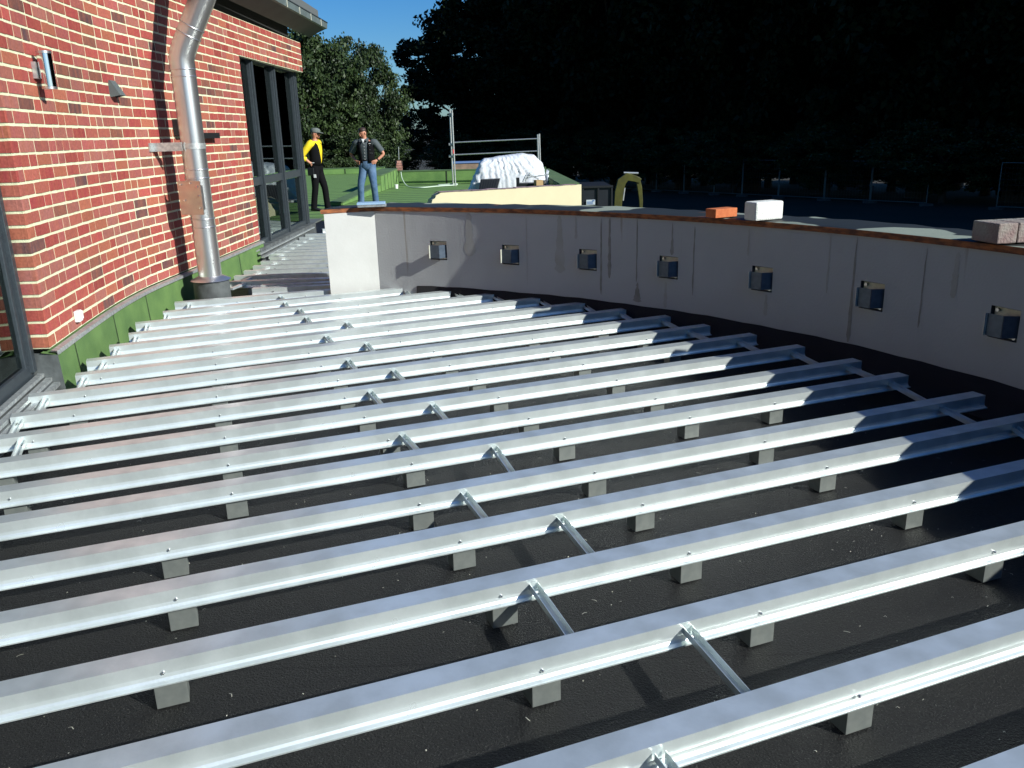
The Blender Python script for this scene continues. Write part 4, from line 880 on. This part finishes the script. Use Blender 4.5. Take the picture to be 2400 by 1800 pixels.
# sunlit group at the left
TA = tree_meshes('oak_tree', 11, 10, 4.0, 300, 190, .115, LEAF, .12); TB = tree_meshes('oak_tree', 23, 10, 4.4, 300, 180, .115, LEAF, .10)
def at_d(x, y): return Vector(((x-1200)/F*y*1.0, y, g0))
place(TA, at_d(748, 50), (.90, 1.03), .3, 'sunlit green tree just right of the brick wall end, behind the men', first=True)
place(TB, at_d(862, 54), (.68, 1.0), 1.3, 'smaller sunlit green tree left of the sky gap', first=True)
place(TB, at_d(650, 47), (.8, 1.0), 2.9, 'green tree mostly hidden behind the brick wall end')
place(TA, at_d(806, 60), (.8, .95), 4.0, 'low green tree between and behind the two sunlit trees')
place(TB, at_d(690, 43), (.5, .42), 5.2, 'low bush behind the man in yellow', cat='bush')
place(TA, at_d(935, 66), (.8, .62), 1.1, 'dark low tree under the sky gap')
place(TA, at_d(870, 48), (.55, .45), 3.3, 'dark bush behind the man in jeans', cat='bush')
TL = 'tall dark tree in the shaded wood behind the wire fence'; GP = 'tall trees of the shaded wood'
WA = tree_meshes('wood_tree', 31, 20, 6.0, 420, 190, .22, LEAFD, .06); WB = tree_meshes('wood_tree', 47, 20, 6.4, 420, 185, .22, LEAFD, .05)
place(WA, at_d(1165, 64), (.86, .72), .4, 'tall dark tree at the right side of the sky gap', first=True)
first = True; rt_ = random.Random(9)
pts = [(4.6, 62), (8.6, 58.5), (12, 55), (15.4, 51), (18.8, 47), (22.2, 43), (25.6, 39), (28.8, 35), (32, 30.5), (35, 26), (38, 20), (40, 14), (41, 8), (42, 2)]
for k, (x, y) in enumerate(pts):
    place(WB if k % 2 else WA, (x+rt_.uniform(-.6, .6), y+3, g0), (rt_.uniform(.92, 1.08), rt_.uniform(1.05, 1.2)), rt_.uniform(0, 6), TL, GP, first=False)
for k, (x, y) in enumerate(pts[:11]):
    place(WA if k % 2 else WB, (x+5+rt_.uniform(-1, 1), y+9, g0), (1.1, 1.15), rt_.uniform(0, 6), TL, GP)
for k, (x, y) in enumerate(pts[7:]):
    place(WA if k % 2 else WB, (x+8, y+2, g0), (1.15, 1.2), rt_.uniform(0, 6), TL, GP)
for k, (x, y) in enumerate([(-17, -14), (-17, -5), (-17, 4), (-17, 12), (-9, -22), (-1, -26)]):  # unseen trees, added only to dim the light from the sky
    place(WB if k % 2 else WA, (x, y, g0), (.9, 1.0), k*1.3, 'unseen tall dark tree, added out of view to block sky light', 'unseen trees added to block sky light')
place(WB, (27.5, 16, g0), (.68, .78), 2.0, TL, GP)  # lone unseen tree, added out of view to shade the excavator
place(WB, (.5, 76, g0), (.8, .55), 1.0, 'dark tree far behind, closing the lower gap between sunlit trees and wood', first=True)
for k, (x, y) in enumerate([(-2.5, 50), (1.5, 50), (6, 50), (10, 47.5), (14, 44), (18, 40), (22, 36), (26, 32), (30, 27.5), (34, 22), (38, 17), (20, 45), (26, 39), (32, 33)]):
    place(TA if k % 2 else TB, (x, y+12-k*.9, g0), (.75, .45), rt_.uniform(0, 6), 'low dark undergrowth bush at the foot of the shaded wood', 'undergrowth bushes of the shaded wood', cat='bush')

for k, (x, y) in enumerate(pts[1:9]):
    for q in (0, 1): place(TA if (k+q) % 2 else TB, (x+2.2+q*2, y+6-q*2.4, g0), (1.0, .55), rt_.uniform(0, 6), 'low dark undergrowth bush at the foot of the shaded wood', 'undergrowth bushes of the shaded wood', cat='bush')
# ---------------------------------------------------------------- people
def skinmesh(name, verts, edges, rad, mt, parent, sub=2):
    me = bpy.data.meshes.new(name); me.from_pydata([tuple(v) for v in verts], edges, []); me.materials.append(mt)
    o = bpy.data.objects.new(name, me); COL.objects.link(o); o.parent = parent
    sk = o.modifiers.new('skin', 'SKIN'); sk.use_smooth_shade = True
    for i, r_ in enumerate(rad): me.skin_vertices[0].data[i].radius = r_ if isinstance(r_, tuple) else (r_, r_)
    me.skin_vertices[0].data[0].use_root = True
    if sub: s_ = o.modifiers.new('sub', 'SUBSURF'); s_.levels = sub; s_.render_levels = sub
    return o
def ell(c, rx, ry, n=16, ax=Vector((1, 0, 0)), ay=Vector((0, 1, 0))): return [Vector(c)+ax*rx*math.cos(2*math.pi*k/n)+ay*ry*math.sin(2*math.pi*k/n) for k in range(n)]
def limb(m_, pts, rs, n=12):
    m_.tube(smooth(pts, 4), list(np.interp(np.linspace(0, len(rs)-1, (len(rs)-1)*4+1), range(len(rs)), rs)), n)
def person(J, loc, rz, label, cloth):
    """J: joints in a frame where the body faces -y; x is the figure's left"""
    t = empty('person', loc, label, 'person'); t.rotation_euler = (0, 0, rz)
    V = []; E_ = []; Rd = []
    def v(p, r_): V.append(Vector(p)); Rd.append(r_); return len(V)-1
    def chain(i, pts):
        for p, r_ in pts: j = v(p, r_); E_.append((i, j)); i = j
        return i
    pel = v(J['pelvis'], (.11, .09)); hipc = J['pelvis']
    ch = chain(pel, [(J['waist'], .115), (J['chest'], .13)]); nk = chain(ch, [(J['neck'], .060), (J['throat'], .052)])
    hd = chain(nk, [(J['head'], (.088, .096)), (J['crown'], (.080, .086))])
    for s_, k in ((1, 'L'), (-1, 'R')):
        w_ = chain(ch, [(J['sh'+k], .062), (J['el'+k], .042), (J['wr'+k], .027), (J['pa'+k], .030)])
        wr, pa = Vector(J['wr'+k]), Vector(J['pa'+k]); d_ = (pa-wr).normalized(); sdv = Vector(J.get('fs'+k, (0, -1, 0))); sdv = (sdv-d_*sdv.dot(d_)).normalized(); cu = d_.cross(sdv)
        for q, (off, ln) in enumerate(((-.030, .060), (-.010, .070), (.011, .066), (.031, .052))):
            b0 = pa+sdv*off+d_*.018; chain(w_, [(b0, .011), (b0+d_*ln*.5+cu*.004, .0095), (b0+d_*ln*.9+cu*.015, .008)])
        chain(w_, [(pa-d_*.015-sdv*.038, .011), (pa+d_*.02-sdv*.055, .009)])
        chain(pel, [(J['hip'+k], .072), (J['kn'+k], .048), (J['an'+k], .034), (Vector(J['an'+k]).lerp(Vector(J['to'+k]), .35), .018)])
    skinmesh('body', V, E_, Rd, SKIN, t)
    # face: nose, ears, brows, mouth
    h = Vector(J['head']); f = Vector(J.get('face', (0, -1, 0))).normalized(); rt = f.cross(Z).normalized(); up = rt.cross(f)
    m_ = MB(); q = h+f*.082-up*.005; m_.loft([ell(q+up*.03, .010, .010, 8, rt, f), ell(q+f*.012-up*.012, .016, .018, 8, rt, f), ell(q-up*.022, .012, .010, 8, rt, f)]); m_.build('nose', SKIN, t, origin=(0, 0, 0))
    for s_ in (1, -1): m_ = MB(); m_.loft([ell(h+rt*s_*.080+up*(.03), .008, .014, 8, rt, f), ell(h+rt*s_*.092, .010, .022, 8, rt, f), ell(h+rt*s_*.082-up*.035, .006, .010, 8, rt, f)]); m_.build('ear', SKIN, t, origin=(0, 0, 0))
    m_ = MB(); m_.box(h+f*.080-up*.048, (.045, .012, .010), M=Matrix((rt, f, up)).transposed()); m_.build('mouth', mat('lips', (.35, .10, .08), rough=.5), t, origin=(0, 0, 0))
    for s_ in (1, -1):
        m_ = MB(); m_.tube([h+f*.078+rt*s_*.031+up*.022, h+f*.088+rt*s_*.031+up*.022], .010, 8); m_.build('eye', mat('eye_dark', (.03, .02, .02), rough=.3), t, origin=(0, 0, 0))
    # trousers as one loft pair
    for k in 'LR':
        m_ = MB(); hp, kn, an = Vector(J['hip'+k]), Vector(J['kn'+k]), Vector(J['an'+k]); tw = cloth['leg']
        limb(m_, [hp+Z*.08, hp-Z*.08, kn, kn.lerp(an, .55), an-Z*.03], [tw*1.22, tw*1.18, tw*.86, tw*.80, tw*.82], 16); m_.build('trouser_leg', cloth['trousers'], t, origin=(0, 0, 0))
        m_ = MB(); to = Vector(J['to'+k]); an0 = Vector((an.x, an.y, .05)); dr = (to-an); dr.z = 0; dr.normalize(); sd2 = Vector((dr.y, -dr.x, 0))
        rings = []
        for q_, wd, hh_ in ((-.07, .030, .05), (-.05, .042, .10), (.0, .046, .11), (.08, .048, .07), (.15, .046, .05), (.19, .026, .035)):
            c_ = an0+dr*q_; rings.append([c_+sd2*wd*math.cos(a_)+Z*(max(-.049, (hh_/2)*math.sin(a_)*1.0+hh_/2-.05)) for a_ in np.linspace(0, 2*math.pi, 12, endpoint=False)])
        m_.loft(rings); m_.build('shoe', cloth['shoe'], t, origin=(0, 0, 0))
    pv = Vector(J['pelvis']); m_ = MB(); ax = Vector(J.get('bx', (1, 0, 0))); ay = Vector((-ax.y, ax.x, 0))
    m_.loft([ell(pv-Z*.155, .055, .05, 20, ax, ay), ell(pv-Z*.13, .125, .09, 20, ax, ay), ell(pv-Z*.06, .172, .123, 20, ax, ay), ell(pv+Z*.05, .17, .12, 20, ax, ay), ell(pv+Z*.10, .16, .115, 20, ax, ay)]); m_.build('trouser_seat', cloth['trousers'], t, origin=(0, 0, 0))
    m_ = MB(); m_.loft([ell(pv+Z*.065, .172, .124, 20, ax, ay), ell(pv+Z*.10, .168, .122, 20, ax, ay)]); m_.build('belt', BLACKP, t, origin=(0, 0, 0))
    # shirt
    wa, cs_, nk_ = Vector(J['waist']), Vector(J['chest']), Vector(J['neck']); m_ = MB()
    m_.loft([ell(pv+Z*.06, .165, .12, 20, ax, ay), ell(wa, .155, .118, 20, ax, ay), ell(cs_-Z*.03, .178, .125, 20, ax, ay), ell(cs_+Z*.08, .185, .115, 20, ax, ay), ell(nk_-Z*.05, .15, .085, 20, ax, ay), ell(nk_-Z*.01, .075, .065, 20, ax, ay)]); m_.build('shirt', cloth['shirt'], t, origin=(0, 0, 0))
    for k in 'LR':
        sh, el, wr = Vector(J['sh'+k]), Vector(J['el'+k]), Vector(J['wr'+k]); m_ = MB(); sl_ = cloth['sleeve']
        if sl_ > 1: limb(m_, [sh.lerp(cs_, .25), sh, el, el.lerp(wr, sl_-1)], [.075, .078, .062, .052], 14)
        else: limb(m_, [sh.lerp(cs_, .25), sh, sh.lerp(el, sl_*.6), sh.lerp(el, sl_)], [.075, .080, .070, .072], 14)
        m_.build('sleeve', cloth['shirt'], t, origin=(0, 0, 0))
    # vest: open shell over the shirt (front gap)
    m_ = MB(); gap = cloth['gap']; ringsv = []
    ga = cloth.get('gap_at', -math.pi/2)
    for c_, rx_, ry_, g_ in ((pv+Z*.02, .187, .140, gap[0]), (wa, .178, .138, gap[1]), (cs_-Z*.03, .198, .142, gap[2]), (cs_+Z*.08, .196, .128, gap[3]), (nk_-Z*.045, .160, .095, gap[4])):
        ringsv.append([c_+ax*rx_*math.cos(a_)+ay*ry_*math.sin(a_) for a_ in np.linspace(ga+g_, ga+2*math.pi-g_, 26)])
    vs = [p for r_ in ringsv for p in r_]; fs = [(i*26+j, i*26+j+1, (i+1)*26+j+1, (i+1)*26+j) for i in range(len(ringsv)-1) for j in range(25)]; m_.add(vs, fs, 0, True)
    ve = m_.build('vest', cloth['vest'], t, origin=(0, 0, 0)); so_ = ve.modifiers.new('solid', 'SOLIDIFY'); so_.thickness = .008
    return t, h, f, rt, up
# man in yellow: faces right (world +x), seen from his right side; elbow back, hand in pocket
black = mat('black_cloth', (.006, .006, .007), rough=.9, spec=.1, bump=.8, bscale=9); yellow = mat('yellow_jersey', (.80, .62, .01), (.70, .50, .01), scale=9, rough=.75, bump=.8, bscale=12)
jeans = mat('blue_denim', (.045, .10, .20), (.10, .17, .28), scale=7, rough=.85, bump=.9, bscale=11); shirtg = mat('charcoal_shirt', (.055, .07, .075), (.07, .085, .09), scale=40, rough=.8, bump=.7, bscale=11)
JA = dict(pelvis=(0, .02, .93), waist=(0, .0, 1.07), chest=(0, -.01, 1.30), neck=(0, .0, 1.47), throat=(0, -.015, 1.515), head=(0, -.035, 1.60), crown=(0, -.025, 1.675),
          shR=(-.19, .02, 1.40), elR=(-.28, .19, 1.16), wrR=(-.20, .07, 1.02), paR=(-.17, .02, .99), shL=(.19, .02, 1.40), elL=(.27, .22, 1.16), wrL=(.19, .12, 1.00), paL=(.14, .06, .97), fsR=(0, 0, 1), fsL=(0, 0, 1),
          hipR=(-.09, .02, .88), knR=(-.11, .03, .50), anR=(-.12, .10, .09), toR=(-.14, -.03, .04), hipL=(.09, .0, .88), knL=(.10, -.09, .50), anL=(.11, -.12, .09), toL=(.13, -.24, .04), face=(.05, -1, -.08))
pA = onz(752, 492, 0.0)
t, h, f, rt, up = person(JA, (pA.x, pA.y, -.01), R(78), 'person in grey cap, yellow top and black vest, hand at hip, facing right', dict(trousers=black, shirt=yellow, vest=black, shoe=BLACKP, leg=.082, sleeve=1.55, gap=(.15, .25, .50, .62, .8), gap_at=-math.pi/2+.0))
capm = mat('cap_grey', (.16, .18, .16), (.09, .10, .09), scale=60, rough=.9)
m_ = MB(); m_.loft([ell(h+up*.035, .094, .102, 20, rt, f), ell(h+up*.075, .097, .104, 20, rt, f), ell(h+up*.105, .080, .088, 20, rt, f), ell(h+up*.125, .040, .045, 20, rt, f)]); cp_ = m_.build('cap', capm, t, origin=(0, 0, 0))
m_ = MB(); m_.add([h+f*.085+rt*.075+up*.045, h+f*.085-rt*.075+up*.045, h+f*.165-rt*.045+up*.030, h+f*.175+up*.028, h+f*.165+rt*.045+up*.030], [(0, 1, 2, 3, 4)]); o = m_.build('cap_peak', capm, t, origin=(0, 0, 0)); s_ = o.modifiers.new('s', 'SOLIDIFY'); s_.thickness = .008
m_ = MB(); m_.box(h+f*.088+up*.018, (.135, .012, .034), M=Matrix((rt, f, up)).transposed()); m_.box(h+rt*.088+f*.03+up*.022, (.006, .10, .010), M=Matrix((rt, f, up)).transposed()); m_.box(h-rt*.088+f*.03+up*.022, (.006, .10, .010), M=Matrix((rt, f, up)).transposed()); m_.build('sunglasses', BLACKP, t, origin=(0, 0, 0))
m_ = MB(); m_.loft([ell(h+f*.045-up*.052, .050, .045, 12, rt, f), ell(h+f*.048-up*.080, .040, .038, 12, rt, f), ell(h+f*.045-up*.092, .018, .018, 12, rt, f)]); m_.build('beard', mat('stubble', (.22, .10, .06), rough=.9), t, origin=(0, 0, 0))
m_ = MB(); m_.box((-.185, .06, .83), (.05, .14, .16)); m_.build('tool_pouch', BLACKP, t, origin=(0, 0, 0), bevel=.01)
m_ = MB(); m_.box((-.205, -.03, .74), (.012, .05, .07)); m_.build('white_tag', WHITEP, t, origin=(0, 0, 0))
m_ = MB(); m_.box((-.20, -.01, 1.015), (.012, .05, .014)); m_.build('wrist_band', WHITEP, t, origin=(0, 0, 0))
# man in jeans: faces the viewer, hands on hips, looks down
JB = dict(pelvis=(0, .0, .94), waist=(.0, .0, 1.08), chest=(-.01, .0, 1.31), neck=(-.02, -.0, 1.465), throat=(-.025, -.02, 1.505), head=(-.045, -.05, 1.59), crown=(-.045, -.045, 1.665),
          shL=(.20, .0, 1.39), elL=(.38, .06, 1.14), wrL=(.25, -.03, 1.02), paL=(.19, -.07, .985), shR=(-.21, .0, 1.39), elR=(-.38, .08, 1.14), wrR=(-.25, -.02, 1.02), paR=(-.19, -.06, .985), fsL=(0, 0, 1), fsR=(0, 0, 1),
          hipL=(.09, .0, .89), knL=(.13, -.05, .50), anL=(.13, .04, .09), toL=(.16, -.10, .04), hipR=(-.09, .0, .89), knR=(-.16, -.06, .50), anR=(-.21, .02, .09), toR=(-.26, -.12, .04), face=(-.45, -1, -.35))
pB = onz(868, 484, 0.0)
t, h, f, rt, up = person(JB, (pB.x, pB.y, -.01), R(-6), 'person in blue jeans, dark vest and short-sleeved shirt, hands on hips, looking down', dict(trousers=jeans, shirt=shirtg, vest=black, shoe=BLACKP, leg=.088, sleeve=.78, gap=(.35, .38, .42, .45, .7)))
m_ = MB(); m_.loft([ell(h+up*.050-f*.022, .086, .082, 20, rt, f), ell(h+up*.085-f*.022, .085, .084, 20, rt, f), ell(h+up*.108-f*.020, .060, .060, 20, rt, f), ell(h+up*.122, .02, .02, 20, rt, f)]); m_.loft([ell(h-up*.045-f*.045, .070, .050, 16, rt, f), ell(h+up*.055-f*.035, .087, .062, 16, rt, f)]); m_.build('hair', mat('dark_hair', (.035, .018, .012), rough=.6), t, origin=(0, 0, 0))
m_ = MB(); m_.add([(-.055, -.115, 1.47), (.02, -.115, 1.47), (-.015, -.142, 1.39)], [(0, 1, 2)]); o = m_.build('undershirt', WHITEP, t, origin=(0, 0, 0)); s_ = o.modifiers.new('s', 'SOLIDIFY'); s_.thickness = .006
for s_ in (-1, 1): m_ = MB(); m_.add([(-.02+s_*.075, -.03, 1.50), (-.02+s_*.03, -.115, 1.455), (-.02+s_*.085, -.13, 1.42), (-.02+s_*.115, -.05, 1.47)], [(0, 1, 2, 3)]); o = m_.build('collar', shirtg, t, origin=(0, 0, 0)); q_ = o.modifiers.new('s', 'SOLIDIFY'); q_.thickness = .007
for k in range(6): m_ = MB(); z_ = 1.37-.066*k; m_.tube([(-.005, -.122, z_), (-.005, -.131-.006*(k > 0), z_)], .006, 8); m_.build('button', WHITEP, t, origin=(0, 0, 0))
for x_, z_ in ((.12, 1.33), (.12, 1.24), (.12, 1.17), (.16, 1.17)): m_ = MB(); m_.tube([(x_, -.118, z_), (x_, -.130, z_)], .006, 8); m_.build('snap', GALV, t, origin=(0, 0, 0))
m_ = MB(); m_.box((.125, -.128, 1.37), (.045, .006, .012)); m_.build('name_strip', WHITEP, t, origin=(0, 0, 0))
m_ = MB(); m_.tube([(.265, -.022, 1.033), (.245, -.032, 1.015)], .032, 14); m_.build('wristwatch', BLACKP, t, origin=(0, 0, 0))

# ---------------------------------------------------------------- metal shavings and grit on the membrane
mb = MB(); rs = random.Random(21)
for k in range(750):
    y = rs.uniform(1.2, 5.6); x = rs.uniform(-2.2, 2.6)
    if (Vector((x, y, 0))-PC).length > PR-.4: continue
    a_ = rs.uniform(0, 6.28); l_ = rs.choice([.0015, .0015, .002, .002, .0025, .003, .003, .004, .005, .010]); w_ = .0011 if l_ > .003 else .0014
    p = Vector((x, y, DZ+.006)); d_ = Vector((math.cos(a_), math.sin(a_), 0)); q_ = Vector((-d_.y, d_.x, 0)); mid = p+d_*l_+q_*rs.uniform(-.004, .004); e_ = p+d_*2*l_
    mb.add([p-q_*w_, p+q_*w_, mid+q_*w_+Z*.002, mid-q_*w_+Z*.002, e_+q_*w_, e_-q_*w_], [(0, 1, 2, 3), (3, 2, 4, 5)])
tag(mb.build('metal_shavings', GALVL), 'bright metal shavings and grit scattered over the black roof membrane', 'shavings', kind='stuff')
